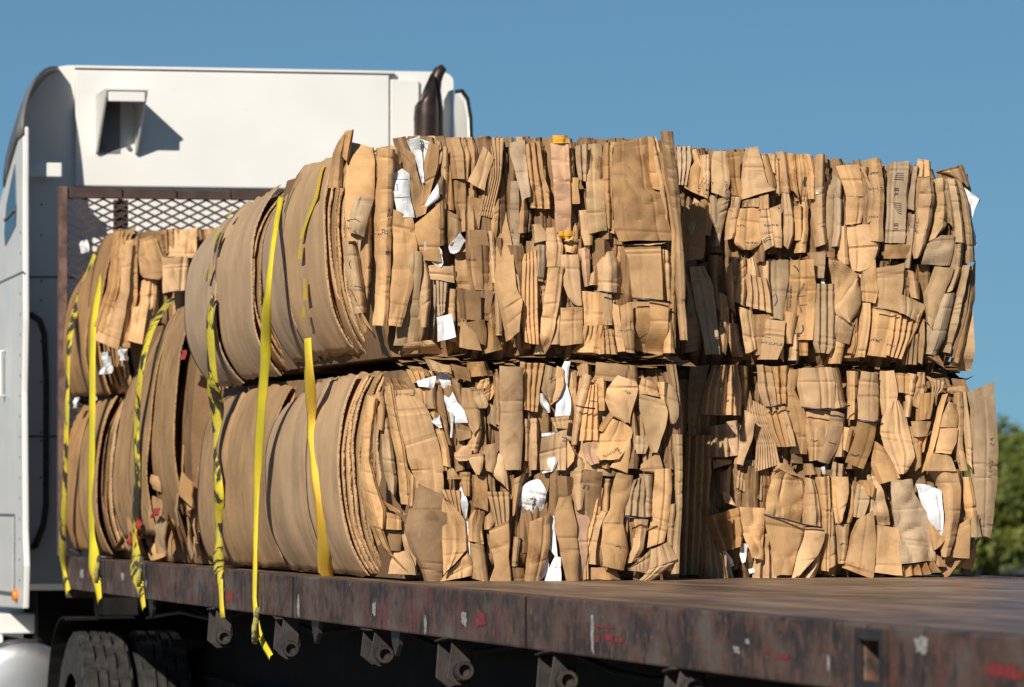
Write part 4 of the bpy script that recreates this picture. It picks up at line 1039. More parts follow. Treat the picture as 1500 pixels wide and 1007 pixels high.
FL = '''
M g5 t 4.4|345,30,530,30;270,250,555,250;250,458,555,468
M g3 k 3.6|315,555,545,530;315,700,545,700;320,835,540,815
M f p 4.4|450,520,520,510;440,600,550,620;500,815,545,810
M f t 5.4|600,430,660,480;560,640,640,650;515,890,555,900
M g9 t 1.6|620,300,780,380;640,480,800,500;720,700,860,700;700,948,900,900
M g8 t 1|590,850,760,850;560,1100,760,1200
M g2 t 4.6|720,30,830,50;740,250,870,250;785,400,880,378
M g2 t 4.6|840,40,965,40;870,250,955,250;885,382,955,372
M g3 t 4.6|790,405,920,385;830,600,960,580;890,740,980,740
M r t 4.6|900,390,960,380;950,560,1010,560;990,740,1035,740
M f t 4|965,60,1060,70;970,250,1030,250;975,380,1100,400;1010,560,1150,560;1040,700,1140,700;1020,790,1140,800
M f t 6|1085,60,1310,50;1075,180,1340,180;1095,300,1345,300;1110,395,1345,412
M r t 5.4|1315,60,1430,50;1340,200,1460,200;1345,330,1480,330;1350,410,1500,385
M f t 4.6|1150,420,1335,430;1155,600,1310,600;1160,700,1290,700;1180,860,1260,860
M f t 5|1345,430,1455,450;1320,600,1430,600;1300,680,1412,700;1240,870,1320,880
M r t 3.6|1440,450,1480,450;1430,650,1480,600;1400,830,1480,830
M f t 5.8|910,955,1040,980;850,1000,1120,1020;800,1150,1135,1150;775,1330,1122,1410
M f b 5.4|770,1338,1120,1418;800,1500,1110,1500;830,1650,1060,1650;860,1850,1000,1850
M r t 5.6|1135,1010,1185,1020;1140,1150,1240,1150;1130,1300,1262,1300;1130,1428,1268,1435
M f t 5.4|1130,1440,1265,1450;1110,1550,1250,1560;1060,1700,1200,1680;1005,1880,1060,1850
M r k 4|1220,1620,1270,1500;1180,1800,1260,1750;1080,1880,1220,1880
M g3 b 5.6|270,1340,550,1255;340,1500,575,1480;400,1640,560,1610
M c t 6|555,1260,745,1270;580,1450,750,1450;620,1600,745,1600;650,1700,740,1720
M g4 t 3.4|310,1200,380,1300;290,1500,400,1500;290,1870,500,1890
M c w 5.4|570,1570,630,1580;570,1700,620,1690;585,1750,605,1740
M c w 5.4|405,1640,430,1640;450,1740,500,1720;480,1790,515,1770
M c w 4|640,1800,710,1780;650,1840,710,1820
M r t 4.6|1235,1000,1340,990;1260,1200,1345,1200;1280,1400,1345,1400;1290,1810,1340,1820
M r t 4|1340,1050,1375,1050;1340,1400,1390,1400;1340,1800,1400,1750
M f t 5|1370,1000,1480,1000;1380,1200,1480,1150;1410,1400,1430,1350
M v t 4|860,950,940,860;900,960,1030,960;930,960,1110,1010
M f b 2|340,850,490,850;350,925,490,880
M f d 2|150,30,290,30;120,300,220,300;100,640,160,640
M f d 2.4|265,200,300,100;160,420,210,420;110,600,150,600
M g4 b 1.2|110,640,300,640;100,1000,300,1000;90,1400,290,1400;80,1850,270,1860
M r b 2.6|255,1200,310,1200;240,1500,300,1500;220,1870,290,1880
M f t 3.6|420,1130,470,1150;440,1230,520,1260
M r t 2.4|430,950,500,900;420,1150,480,1200
M g3 t 3|750,1500,850,1480;700,1800,900,1780;700,1880,900,1880
M c b 4.4|730,1780,880,1760;720,1870,1000,1880
M r b 2|560,30,640,40;580,200,640,200;570,390,620,350
M r b 3|1145,880,1200,880;1150,980,1240,980
M c w 4.6|1258,915,1290,905;1280,980,1310,970
O r t 4|160,80,245,90;160,300,230,300;150,500,210,500
O f t 5|250,90,370,110;230,280,375,280;212,500,362,520
O f b 5|210,512,360,535;190,650,340,650;150,780,310,780;100,880,240,930
O r t 3.8|100,560,190,600;70,750,150,800
O r t 3.4|380,130,410,110;380,300,430,300;370,500,420,480
O f t 5.4|440,80,515,80;425,250,545,250;430,350,540,340;440,460,480,420
O f t 5.8|500,350,555,340;440,480,620,480;425,620,655,640;450,760,680,820;550,980,600,970
O f t 4.8|370,700,440,760;360,900,530,900;420,1060,560,1010
O f b 4.2|560,100,665,110;575,270,650,280
O r t 4.4|670,100,732,115;655,300,700,300;635,480,675,480
O f t 4|760,90,800,95;720,250,790,250;680,375,755,405
O f b 4.6|755,270,865,265;755,400,850,420;750,510,835,500
O g4 t 4.2|830,130,970,180;870,200,950,240;880,300,900,300
O r t 4.2|975,280,1020,270;920,450,970,450;870,650,920,650;790,948,850,800
O f t 5|1000,350,1060,370;960,460,1065,460;930,570,1055,572
O f t 5|930,575,1055,578;900,700,1045,700;870,790,1000,800
O f t 4.8|850,800,1000,810;800,948,1050,950
O r t 5|1065,270,1120,262;1070,450,1130,450;1065,700,1130,720;1130,950,1180,950
O r k 5|1125,260,1160,265;1145,450,1185,480;1145,700,1195,700;1160,900,1190,950
O f k 4.4|1165,262,1355,180;1190,400,1372,400;1200,700,1395,700;1215,1000,1405,1000;1240,1250,1395,1250;1270,1505,1372,1530
O f t 2.6|1000,230,1160,200;1020,260,1160,255
O f k 5|505,1030,655,1020;515,1150,690,1150;530,1300,780,1280;540,1380,825,1350;580,1560,860,1600;600,1752,880,1728
O f k 4.6|630,1380,710,1370;560,1480,640,1480
O f t 4.8|320,980,370,970;335,1130,450,1130;330,1300,525,1390;400,1420,520,1420
O f t 5.2|395,1420,545,1440;370,1600,560,1580;352,1830,575,1855
O f k 4.8|225,1065,270,1070;205,1200,300,1200;190,1350,250,1360
O f t 5|240,1350,320,1300;190,1480,340,1480;150,1600,345,1600;110,1800,330,1885
O f w 5.8|740,1060,850,1075;770,1160,945,1120;810,1300,955,1300;850,1430,960,1450;945,1600,968,1622
O f b 5|838,1400,870,1430;850,1520,945,1545;875,1632,890,1625
O r t 5.2|870,950,1120,930;960,1100,1145,1100;970,1300,1130,1300;960,1500,1080,1500;945,1690,1000,1690
O r t 4.6|1140,1000,1190,1000;1160,1200,1240,1200;1190,1380,1250,1350
O f k 4.8|1195,1350,1245,1330;1200,1450,1270,1500;1210,1522,1272,1522
O f t 4.2|1120,1400,1190,1340;1080,1530,1192,1530;1045,1700,1190,1712
O f t 4.4|0,1000,130,1000;10,1200,130,1150;30,1400,60,1370
O r t 4.4|50,1420,150,1400;60,1600,130,1600;70,1750,110,1750
O f b 5|245,1030,290,1030;255,1080,350,1080;290,1160,330,1180
O r b 3|180,1080,205,1100;160,1300,195,1300;130,1400,150,1400
O g5 b 2|600,1770,880,1740;590,1870,940,1830
O c t 1|350,1850,480,1850;360,1890,470,1890
O r b 2|870,1640,960,1700;900,1780,1000,1780
O v d 0|1000,1700,1300,1530;1000,1800,1200,1700;980,1880,1050,1860
O r b 3|680,560,830,600;690,800,800,700;720,948,780,900
O g4 b 3|700,620,830,600;690,860,800,780
O f t 4|700,520,850,520;720,650,820,650
'''
def spread(bale, X0, y0, y1, z0, z1, waist, r, n_parts, dep=1.0, colrs='ttbbkd', fall=0):
    """packed folded strips that fill the face behind the larger sheets; the last ones join the core"""
    core = MB(); parts = []
    for (a, b, t1) in ((waist, z1, 't'), (z0, waist, 'b')):
        for lay, step in ((-2.6, .034), (-.4, .042)):
            y = y0
            while y < y1:
                w_ = r.uniform(.5, 1.7)*step; zz0 = a+r.uniform(-.02,.03); zz1 = b-r.uniform(-.012,.02)
                if t1 == 't': zz1 = b+r.uniform(-.012, .006)-fall*(y-y0)
                lean = r.gauss(0, .012); k = r.choice(('r','r','r','v','g2','f'))
                rg = [(y+lean, zz1, y+w_+lean, zz1+r.uniform(-.01,.01)), (y+r.uniform(-.006,.006), (zz0+zz1)/2, y+w_*1.1, (zz0+zz1)/2), (y-lean, zz0, y+w_-lean, zz0+r.uniform(-.01,.01))]
                parts.append((rg, k, r.choice(colrs), lay+r.uniform(-.8,.8), t1)); y += w_*.82
    r.shuffle(parts)
    parts.sort(key=lambda p: p[3])
    cut = max(0, len(parts)-n_parts)
    for p in parts[:cut]: sheet(bale, p[0], p[1], p[2], p[3], X0, r, p[4], into=core, cell=.011)
    for p in parts[cut:]: sheet(bale, p[0], p[1], p[2], p[3], X0, r, p[4], cell=.012)
    return core
def barrel(y0, y1, z0, z1, bl, br, n=10):
    pts = []
    for k in range(n+1): t = k/n; pts.append((y1+br*4*t*(1-t)-.01, z0+(z1-z0)*t))
    for k in range(n+1): t = 1-k/n; pts.append((y0-bl*4*t*(1-t)+.01, z0+(z1-z0)*t))
    return pts
def ply(bale, xa_, xb_, prof, r, c='s', seedx=None, slope=(0, 0), groove=2, ragged=.006, name='cardboard_sheet', mats=None, t0=0., t1=1.):
    xa, xb = XO(xa_), XO(xb_); ragged *= 1.8
    """a cardboard sheet bent round the side of a bale. prof = (y_top, y_mid, y_bot, z_top, z_bot)"""
    yt, ym, yb, ztp, zbt = prof; nx = max(4, min(40, int((xb-xa)/.035)+2)); nz = 34; mb = MB(); seed = r.uniform(0, 300)
    gr = [r.uniform(.12, .9) for _ in range(groove)]; n0 = 0; uv = []
    c2 = (2*yt+2*yb-4*ym)
    for j in range(nz+1):
        t = t0+(t1-t0)*j/nz
        for i in range(nx+1):
            u = i/nx; jr = ragged*(noise.noise(Vector((seed, t*7, u > .5)))+.6*noise.noise(Vector((seed, t*25, u > .5))))
            x = xa+(xb-xa)*u + (jr if i in (0, nx) else 0)
            tt = 2*t-1
            y = ym+(yb-yt)/2*(-tt) + ((yt+yb)/2-ym)*(abs(tt)**2.8)
            z = zbt+(ztp-zbt)*t + (slope[0]*(u-.5) if t > .5 else 0)*(2*t-1) + (slope[1]*(u-.5) if t < .5 else 0)*(1-2*t)
            if j in (0, nz): z += noise.noise(Vector((seed+5, u*9, t)))*.012+noise.noise(Vector((seed+5, u*40, t)))*.005
            for g_ in gr: y += .006*math.exp(-((u-g_)*(xb-xa)/.014)**2)
            y += noise.noise(Vector((x*3.2, z*3, seed)))*.012 + noise.noise(Vector((x*14, z*6, seed)))*.0028
            mb.v.append((x, y, z)); uv.append((t*.8, u*(xb-xa)))
    N1 = len(mb.v); th = .0045
    for k in range(N1): a = mb.v[k]; mb.v.append((a[0], a[1]+th, a[2]))
    def F(idx, mi=0, sm=True): mb.face(idx, [uv[q % N1] for q in idx], mi, sm)
    for j in range(nz):
        for i in range(nx):
            a = j*(nx+1)+i; b = a+1; c_ = b+nx+1; d_ = a+nx+1
            F((a, b, c_, d_)); F((d_+N1, c_+N1, b+N1, a+N1))
    for i in range(nx): F((i, i+N1, i+1+N1, i+1), 1, False); a = nz*(nx+1)+i; F((a+1, a+1+N1, a+N1, a), 1, False)
    for j in range(nz):
        a = j*(nx+1); d_ = a+nx+1; F((d_, d_+N1, a+N1, a), 1, False); a += nx; d_ += nx; F((a, a+N1, d_+N1, d_), 1, False)
    return mb.build(name, mats or [M_liner if c == 's' else M_card, M_edge], bale, jitcol(c, r, .09))
def bale_core(bale, mb, x0, x1, y0, y1, z0, z1, bl, br, r, c='d'):
    mb.prism(barrel(y0, y1, z0, z1, bl, br), 0, x0, x1)
    # ragged scraps along the top edges
    for k in range(int((y1-y0)/.035)):
        y = r.uniform(y0+.02, y1-.05); w_ = r.uniform(.02,.08); x = x1-r.uniform(.0,.25); h = r.uniform(-.01,.012)
        n = len(mb.v); mb.v += [(x, y, z1-.02), (x, y+w_, z1-.02), (x-r.uniform(.01,.06), y+w_*r.uniform(.6,1.), z1+h), (x-r.uniform(.01,.06), y+w_*r.uniform(0,.3), z1+h+r.uniform(-.01,.01))]
        mb.face([n, n+1, n+2, n+3], sm=False)
    return mb.build('cardboard_core', [M_card, M_edge], bale, COL[c])
def wires(bale, x, y0, y1, zs, r):
    for z, a, b in zs:
        m = MB(); pts = []
        for k in range(9):
            t = k/8; pts.append((x+noise.noise(Vector((t*5, z, 3)))*.004, a+(b-a)*t, z+.006*math.sin(t*5+z)))
        m.tube(pts, .0028, 5); m.build('baling_wire', M_wire, bale)
# faces
zT = DK+1.52; zM = DK+.752
XN, XF = 0.0, -.48
EPS = .004
YN, YF0, YF1 = 1.0, 1.13, 2.20
def make_bale(label, loc): return empty('cardboard_bale', loc, label, 'cardboard bale', 'bales of scrap cardboard on the flatbed')
# 1 near upper
b = make_bale('upper rear bale nearest the camera with white paper scraps and an orange-taped board', (-.9, .5, zM))
r = random.Random(11); al = []
core = spread(b, XN-.01, .04, YN-.02, zM+.02, zT+.006, DK+1.17, r, 10)
bale_core(b, core, XO(-.92), -.13, .0, YN-.02, zM+.015, zT-.035, .06, .02, r)
parse(NU, b, XN, r, None, al)
# 2 near lower
b2 = make_bale('lower rear bale nearest the camera, on the deck, with a dark folded flap', (-.9, .5, DK))
core = spread(b2, XN-.01, .06, YN-.02, DK+.006, zM-.03, DK+.37, r, 8)
bale_core(b2, core, XO(-.92), -.13, .04, YN-.02, DK+.003, zM-.03, .04, .02, r)
parse(NL, b2, XN, r, None, al)
# 3 far upper
b3 = make_bale('upper right bale with a white card sticking out at its right edge', (-1.3, 1.65, zM))
core = spread(b3, XF-.02, YF0-.05, YF1-.03, zM+.0, zT+.018, DK+1.13, r, 6, fall=.062)
bale_core(b3, core, -2.2, XF-.14, YF0-.04, YF1-.08, zM-.0, zT-.085, .02, .05, r)
parse(FU, b3, XF, r, None, al)
# 4 far lower
b4 = make_bale('lower right bale on the deck with a curved white card near its right side', (-1.3, 1.65, DK))
core = spread(b4, XF-.02, YF0-.05, YF1, DK+.006, zM-.04, DK+.40, r, 12)
bale_core(b4, core, -2.2, XF-.14, YF0-.03, YF1-.03, DK+.003, zM-.006, .02, .02, r)
parse(FL, b4, XF, r, None, al)
# ---- curved sheets on the open side of the near bales
def side(bale, n, x_in, x_out0, x_out1, prof, dinset, r, zj=.02, cs='sb', xspread=.0):
    for k in range(n):
        f_ = k/max(1, n-1); yt, ym, yb, a, c_ = prof; i_ = dinset*(k+1)
        ply(bale, x_in, x_out0+(x_out1-x_out0)*f_**.8+r.uniform(-.012,.012), (yt+i_*.9, ym+i_, yb+i_*.8, a+r.uniform(-zj, .004), c_+r.uniform(0, zj*.6)), r, r.choice(cs), groove=0, ragged=.012)
# upper near bale
ply(b, -.585, -.20, (-.070,-.135,-.025, zT-.035, zM+.05), r, slope=(.05, 0), groove=3)
ply(b, -.80, -.565, (-.050,-.128,-.005, zT-.085, zM+.035), r, slope=(.07, 0), groove=2)
side(b, 13, -.62, -.215, -.035, (-.062,-.128,-.012, zT-.015, zM+.035), .0078, r, cs='tbbts')
# lower near bale
ply(b2, -.50, -.20, (-.010,-.078,.024, zM-.045, DK+.006), r, slope=(.02,0), groove=3)
ply(b2, -.93, -.47, (.004,-.070,.036, zM-.075, DK+.012), r, slope=(.09,0), groove=3)
side(b2, 15, -.60, -.205, -.03, (.0,-.070,.030, zM-.03, DK+.008), .0072, r, cs='tbbts')
# 5, 6 second stack on the near side
b5 = make_bale('upper bale behind the twisted black-stained strap, in smooth curved sheets with yellow scraps', (XO(-1.4), .5, zM))
core = MB(); bale_core(b5, core, XO(-1.74), XO(-1.12), .06, 1.05, zM+.01, zT-.20, .08, .02, r)
ply(b5, -1.79, -1.43, (.045,-.085,.035, zT-.10, zM-.015), r, slope=(.06, 0), groove=3)
ply(b5, -1.45, -1.05, (.035,-.080,.035, zT-.055, zM+.0), r, slope=(.04,0), groove=3)
side(b5, 10, -1.5, -1.06, -.93, (.045,-.080,.045, zT-.05, zM+.01), .0125, r, zj=.07, cs='tbdbt')
b6 = make_bale('lower bale of smooth curved sheets, crossed by the twisted strap, on the deck', (XO(-1.4), .5, DK))
core = MB(); bale_core(b6, core, XO(-1.80), XO(-1.02), .08, 1.05, DK+.003, zM-.02, .06, .02, r)
ply(b6, -1.83, -1.55, (.075,-.010,.040, zM-.06, DK+.03), r, slope=(.02,0), groove=2, c='b')
ply(b6, -1.57, -.99, (.065,-.020,.048, zM-.035, DK+.015), r, slope=(.0,0), groove=4, c='b')
side(b6, 9, -1.5, -1.0, -.95, (.075,-.005,.055, zM-.02, DK+.015), .009, r, zj=.05, cs='tbdb')
# 7 a taller ragged bale standing on its end
b7 = make_bale('tall ragged bale torn open low in its side, with red scraps, on the deck', (XO(-2.4), .5, DK))
zR = onY(255, 432, .05).z-.05
core = MB(); bale_core(b7, core, XO(-2.75), XO(-2.06), .10, 1.05, DK+.003, zR-.06, .07, .02, r)
ply(b7, -2.90, -2.62, (.16,-.01,.03, zR-.10, DK+.10), r, slope=(.10,0), groove=1, c='b')
ply(b7, -2.66, -2.42, (.13,-.015,.02, zR-.02, DK+.12), r, slope=(.07,0), groove=1, c='b')
ply(b7, -2.46, -2.14, (.12,-.0,.06, zR+.02, DK+.22), r, slope=(.05,-.05), groove=2, c='b')
side(b7, 12, -2.6, -2.20, -1.92, (.13,.015,.09, zR-.02, DK+.05), .014, r, zj=.16, cs='tbbdt')
# loose torn sheets low in its side
def loose(bale, pts_px, Y, c, r, kind='f', lay=3):
    pass
for k in range(34):
    x_ = XO(r.uniform(-2.85, -1.95)); z_ = DK+abs(r.gauss(0, .16))+.05; w_ = r.uniform(.05,.16); h_ = r.uniform(.05,.2); y_ = .02+r.uniform(-.035,.05)
    m = MB(); a = r.uniform(-.9,.9); ca, sa = math.cos(a), math.sin(a); tl = r.uniform(-.05,.05); q = []
    for j in range(5):
        for i in range(5):
            u = (i/4-.5)*w_; v = (j/4-.5)*h_; xx_ = x_+u*ca-v*sa; zz_ = max(DK+.006, z_+u*sa+v*ca)
            q.append((xx_, y_+tl*(i/4-.5)+.02*abs(j/4-.5)+noise.noise(Vector((xx_*12, zz_*12, k)))*.018, zz_))
    m.v = q+[(p[0], p[1]+.004, p[2]) for p in q]
    for j in range(4):
        for i in range(4): p = j*5+i; m.face([p, p+1, p+6, p+5], [(0,0),(.03,0),(.03,.04),(0,.04)], sm=True); m.face([p+25, p+30, p+31, p+26], sm=True)
    m.build('cardboard_sheet', [M_card], b7, jitcol(r.choice('tbbk'), r))
def scrap(bale, px, py, Y, w_, h_, mt, nm, colr=(.8,.8,.8), seed=0, tilt=0.):
    c = onY(px, py, Y); m = MB(); n = 7
    for j in range(n):
        for i in range(n):
            u = (i/(n-1)-.5)*w_*1.8*(1+.3*noise.noise(Vector((seed, j, 1)))); v = (j/(n-1)-.5)*h_*(1+.3*noise.noise(Vector((seed, i, 5))))
            m.v.append((c.x+u*math.cos(tilt)-v*math.sin(tilt), Y+noise.noise(Vector((u*25, v*25, seed)))*.03, c.z+v*math.cos(tilt)+u*math.sin(tilt)))
    for j in range(n-1):
        for i in range(n-1): a = j*n+i; m.face([a, a+1, a+n+1, a+n], sm=False)
    m.build(nm, mt, bale, colr)
for k, (px, py, w_, h_, t) in enumerate([(228,752,.10,.03,.1),(193,792,.05,.05,.6),(203,775,.04,.10,.2),(268,520,.02,.04,0)]): scrap(b7, px, py, -.025, w_, h_, M_red, 'red_scrap', seed=k, tilt=t)
# 8, 9 foremost stack
b8 = make_bale('upper bale of the foremost stack, ragged upright sheets, beside the rusty rack', (XO(-3.3), .5, DK+.74))
z8 = onY(150, 340, .05).z
X8 = XO(-2.9)
core = spread(b8, X8-.03, .20, 1.05, DK+.74, z8-.02, DK+1.05, r, 30, colrs='ttbbkb')
bale_core(b8, core, XO(-3.62), X8-.13, .12, 1.05, DK+.75, z8-.03, .06, .02, r)
ply(b8, -3.68, -3.30, (.10,-.015,.03, z8-.09, DK+.77), r, slope=(.14,0), groove=1, c='b')
ply(b8, -3.33, -3.13, (.075,-.010,.03, z8-.01, DK+.76), r, slope=(.02,0), groove=1, c='b')
side(b8, 7, -3.4, -3.12, -2.98, (.085,.0,.04, z8, DK+.76), .011, r, zj=.06, cs='tbbdt')
P8 = '''
A f t 7|%s'''
def face_px(bale, X0, r, rows):
    for kind, c, lay, pts in rows:
        rg = []
        for a in pts: p = onX(a[0], a[1], X0); q = onX(a[2], a[3], X0); rg.append((p.y, p.z, q.y, q.z))
        sheet(bale, rg, kind, c, lay, X0, r)
face_px(b8, X8, r, [
    ('f','t',6,[(176,360,190,356),(160,430,184,430),(140,500,168,512)]), ('f','b',7,[(168,340,178,338),(158,420,170,420),(138,480,150,490)]),
    ('r','t',5,[(186,352,200,350),(178,430,202,430),(170,510,190,510)]), ('f','b',5,[(205,350,222,345),(206,400,236,400),(212,408,230,410)]),
    ('f','t',6,[(208,352,224,348),(214,395,238,385)]), ('f','t',6.5,[(238,378,275,376),(238,430,272,425)]), ('f','t',5,[(250,338,285,334),(246,376,282,378)]),
    ('r','t',5,[(212,410,232,404),(205,450,232,450),(196,500,220,500)]), ('f','t',7,[(196,450,216,446),(188,500,206,505)]),
    ('r','b',4,[(228,345,240,343),(236,380,246,380)]), ('g3','b',4,[(240,336,262,334),(242,372,266,370)])])
for k, (px, py, w_, h_, Y) in enumerate([(124,361,.10,.06,.05),(155,532,.16,.10,-.02),(180,520,.12,.05,-.01),(112,590,.06,.05,-.01)]): scrap(b8, px, py, Y, w_, h_, M_paper, 'white_paper', seed=k+20)
b9 = make_bale('lower bale of the foremost stack, on the deck behind the two leftmost straps', (XO(-3.3), .5, DK))
core = MB(); bale_core(b9, core, XO(-3.62), XO(-2.95), .12, 1.05, DK+.003, DK+.72, .06, .02, r)
ply(b9, -3.69, -3.36, (.085,-.02,.045, DK+.735, DK+.03), r, slope=(.0,0), groove=1, c='b')
ply(b9, -3.40, -3.12, (.07,-.025,.045, DK+.75, DK+.02), r, slope=(.0,0), groove=2, c='b')
side(b9, 9, -3.4, -3.12, -2.92, (.08,-.01,.05, DK+.75, DK+.02), .011, r, zj=.08, cs='tbbdt')
# torn fringe between the upper and lower bales, seen along the seam
for bb, y0_, y1_, zc, X_ in ((b, .02, 1.0, zM-.004, -.03), (b3, 1.12, 2.12, zM-.01, XF-.06)):
    m = MB()
    for k in range(60):
        y = r.uniform(y0_, y1_); w_ = r.uniform(.03,.12); x_ = X_-r.uniform(0,.08); n = len(m.v); z_ = zc+r.uniform(-.015,.02)
        m.v += [(x_+r.uniform(-.01,.02), y, z_), (x_+r.uniform(-.01,.02), y+w_, z_+r.uniform(-.012,.012)), (x_-.12, y+w_, z_+.02), (x_-.12, y, z_+.02)]
        m.face([n,n+1,n+2,n+3])
    m.build('torn_fringe', [M_card], bb, COL['b'])
# wires that show
def wire_px(bale, X, pts):
    m = MB(); m.tube([onX(px, py, X) for px, py in pts], .0030, 5); m.build('baling_wire', M_wire, bale)
XW = .045
wire_px(b4, XF+.045, [(1119,754),(1150,761),(1179,769),(1204,773)])
wire_px(b4, XF+.05, [(1174,597),(1215,601),(1235,598),(1245,594)])
wire_px(b4, XF+.035, [(1122,597),(1140,594),(1150,592)])
wire_px(b4, XF+.035, [(1255,616),(1281,619),(1290,614)])
wire_px(b, .04, [(880,427),(912,431)]); wire_px(b, .045, [(926,437),(962,441),(984,444)])
wire_px(b3, XF+.03, [(1284,452),(1300,454),(1314,457)])
wire_px(b2, .035, [(843,594),(855,597),(872,599)]); wire_px(b2, .04, [(914,757),(935,760),(955,758)])
# dark torn plastic between the two far bales, and a wire loop on top of the load
m = MB(); pts = [onX(a, b_, XF-.15) for a, b_ in ((1378,545),(1392,549),(1402,558),(1412,560),(1425,555))]
for p in pts: m.v += [tuple(p+Vector((.03,0,.012))), tuple(p+Vector((-.12,.02,.0)))]
for i in range(4): m.face([2*i, 2*i+1, 2*i+3, 2*i+2], sm=True)
m.build('black_plastic', M_blk, b4)
# ------------------------------------------------------------------ straps
def strap(label, pts, width, mt, name='ratchet_strap', tw=0., edge=0., loops=None):
    """pts: (px, py, Y[, width factor, twist]); ribbon hanging along the side of the load"""
    P_ = [onY(p[0], p[1], p[2]+(RW(p[0])[0].y if p[1] >= 815 and p[2] < .01 else 0)) for p in pts]; wf = [p[3] if len(p) > 3 else 1 for p in pts]; tws = [p[4] if len(p) > 4 else 0 for p in pts]
    n = 44; L = [0]
    for a, c in zip(P_[:-1], P_[1:]): L.append(L[-1]+(c-a).length)
    C = []
    for i in range(n+1):
        s_ = L[-1]*i/n; j = 0
        while j < len(L)-2 and s_ > L[j+1]: j += 1
        t = (s_-L[j])/(L[j+1]-L[j]); p0, p1, p2, p3 = P_[max(0, j-1)], P_[j], P_[j+1], P_[min(len(P_)-1, j+2)]
        q = .5*((2*p1)+(p2-p0)*t+(2*p0-5*p1+4*p2-p3)*t*t+(3*p1-p0-3*p2+p3)*t**3)
        C.append((q, wf[j]+(wf[j+1]-wf[j])*t, tws[j]+(tws[j+1]-tws[j])*t, s_))
    e = empty('ratchet_strap', tuple(P_[-1]), label, 'strap', 'yellow straps over the side of the load')
    m = MB(); K = 4
    for i, (q, w_, tt, s_) in enumerate(C):
        d_ = (C[min(i+1, n)][0]-C[max(i-1, 0)][0]).normalized()
        a = Vector((math.cos(tt+.20), math.sin(tt+.20), 0)); a = (a-d_*a.dot(d_)).normalized(); nn = d_.cross(a)
        for k in range(K+1):
            u = k/K-.5; m.v.append(tuple(q+a*width*w_*u+nn*(.004*math.cos(u*6)+.0035*noise.noise(Vector((s_*9, u*3, P_[0].x))))))
    for i in range(n):
        for k in range(K):
            a_ = i*(K+1)+k; m.face([a_, a_+1, a_+K+2, a_+K+1], [(C[i][3], k/K*.1), (C[i][3], (k+1)/K*.1), (C[i+1][3], (k+1)/K*.1), (C[i+1][3], k/K*.1)], sm=True)
    o = m.build('webbing', mt, e); s_ = o.modifiers.new('s', 'SOLIDIFY'); s_.thickness = .0025; s_.offset = 0
    for lp in (loops or []):
        ry = RW(lp[0])[0].y; c = onY(lp[0], lp[1], ry-.03); m = MB(); hh, ww = lp[2], lp[3]
        for q_ in range(3):
            o0 = len(m.v); nn = 16; rw = ww*(.7+.3*q_); rh = hh*(1.15-.18*q_)
            for i in range(nn+1):
                t = -1.7+3.6*i/nn
                for k in range(3): m.v.append((c.x+rw*math.cos(t)*1.5+.02*q_, ry-.03-.010*q_-.012*math.cos(t)+(k/2-.5)*.018, c.z+rh*math.sin(t)-.02*q_))
            for i in range(nn):
                for k in range(2): a_ = o0+i*3+k; m.face([a_, a_+1, a_+4, a_+3], [(0,0),(0,.05),(.03,.05),(.03,0)], sm=True)
        o = m.build('loose_end', M_strapl, e); s_ = o.modifiers.new('s', 'SOLIDIFY'); s_.thickness = .0025
    return e
strap('leftmost thin yellow strap beside the rusty rack post', [(138,372,.08),(112,440,.0),(101,500,-.09),(98,560,-.10),(96,640,-.10),(93,740,-.08),(91,800,-.05),(93,835,-.02,.9),(100,868,-.012,.8)], .052, M_strapd)
strap('second yellow strap from the left, clean and straight, with a looped loose end', [(168,352,.12),(150,400,.02),(136,470,-.035),(134,580,-.05),(133,700,-.04),(134,790,-.02),(140,840,-.016),(146,880,-.012,.6)], .08, M_strap, loops=[(147,830,.045,.025)])
strap('thin faded yellow strap over the tall ragged bale with a looped loose end', [(247,440,.14),(222,480,.02),(206,540,-.05),(199,620,-.055),(200,700,-.05),(197,800,-.025),(203,850,-.016),(211,892,-.012,.5)], .065, M_strapd, loops=[(209,834,.045,.028)])
strap('twisted black-stained yellow strap in front of smooth brown curved sheets', [(312,432,-.105,.5),(306,470,-.115),(311,560,-.085,1.0,.2),(317,600,-.05,1.,.6),(314,660,-.05,.9,-.3),(320,720,-.05,.9,.3),(319,790,-.03,.6),(321,840,-.016,.7),(326,905,-.012,.6)], .066, M_strapd)
strap('widest bright yellow strap, hanging down past the rail to a winch', [(410,288,-.09,.45),(400,350,-.19,.5),(391,430,-.22,.75),(387,520,-.17,1.1),(380,620,-.15,1.15),(375,720,-.13,.9),(373,820,-.018,.6),(373,885,-.014,.6),(380,930,-.014,.5),(397,962,.0,.4)], .062, M_strap, loops=[(379,912,.05,.022)])
strap('faded orange and yellow strap, narrow at its middle, nearest the camera', [(449,496,-.14,.75),(452,545,-.13,.9),(455,610,-.09,.75),(459,665,-.09,.32,.9),(466,730,-.085,.55,.3),(473,800,-.04,.85),(477,850,.018,.9)], .085, M_strapo)
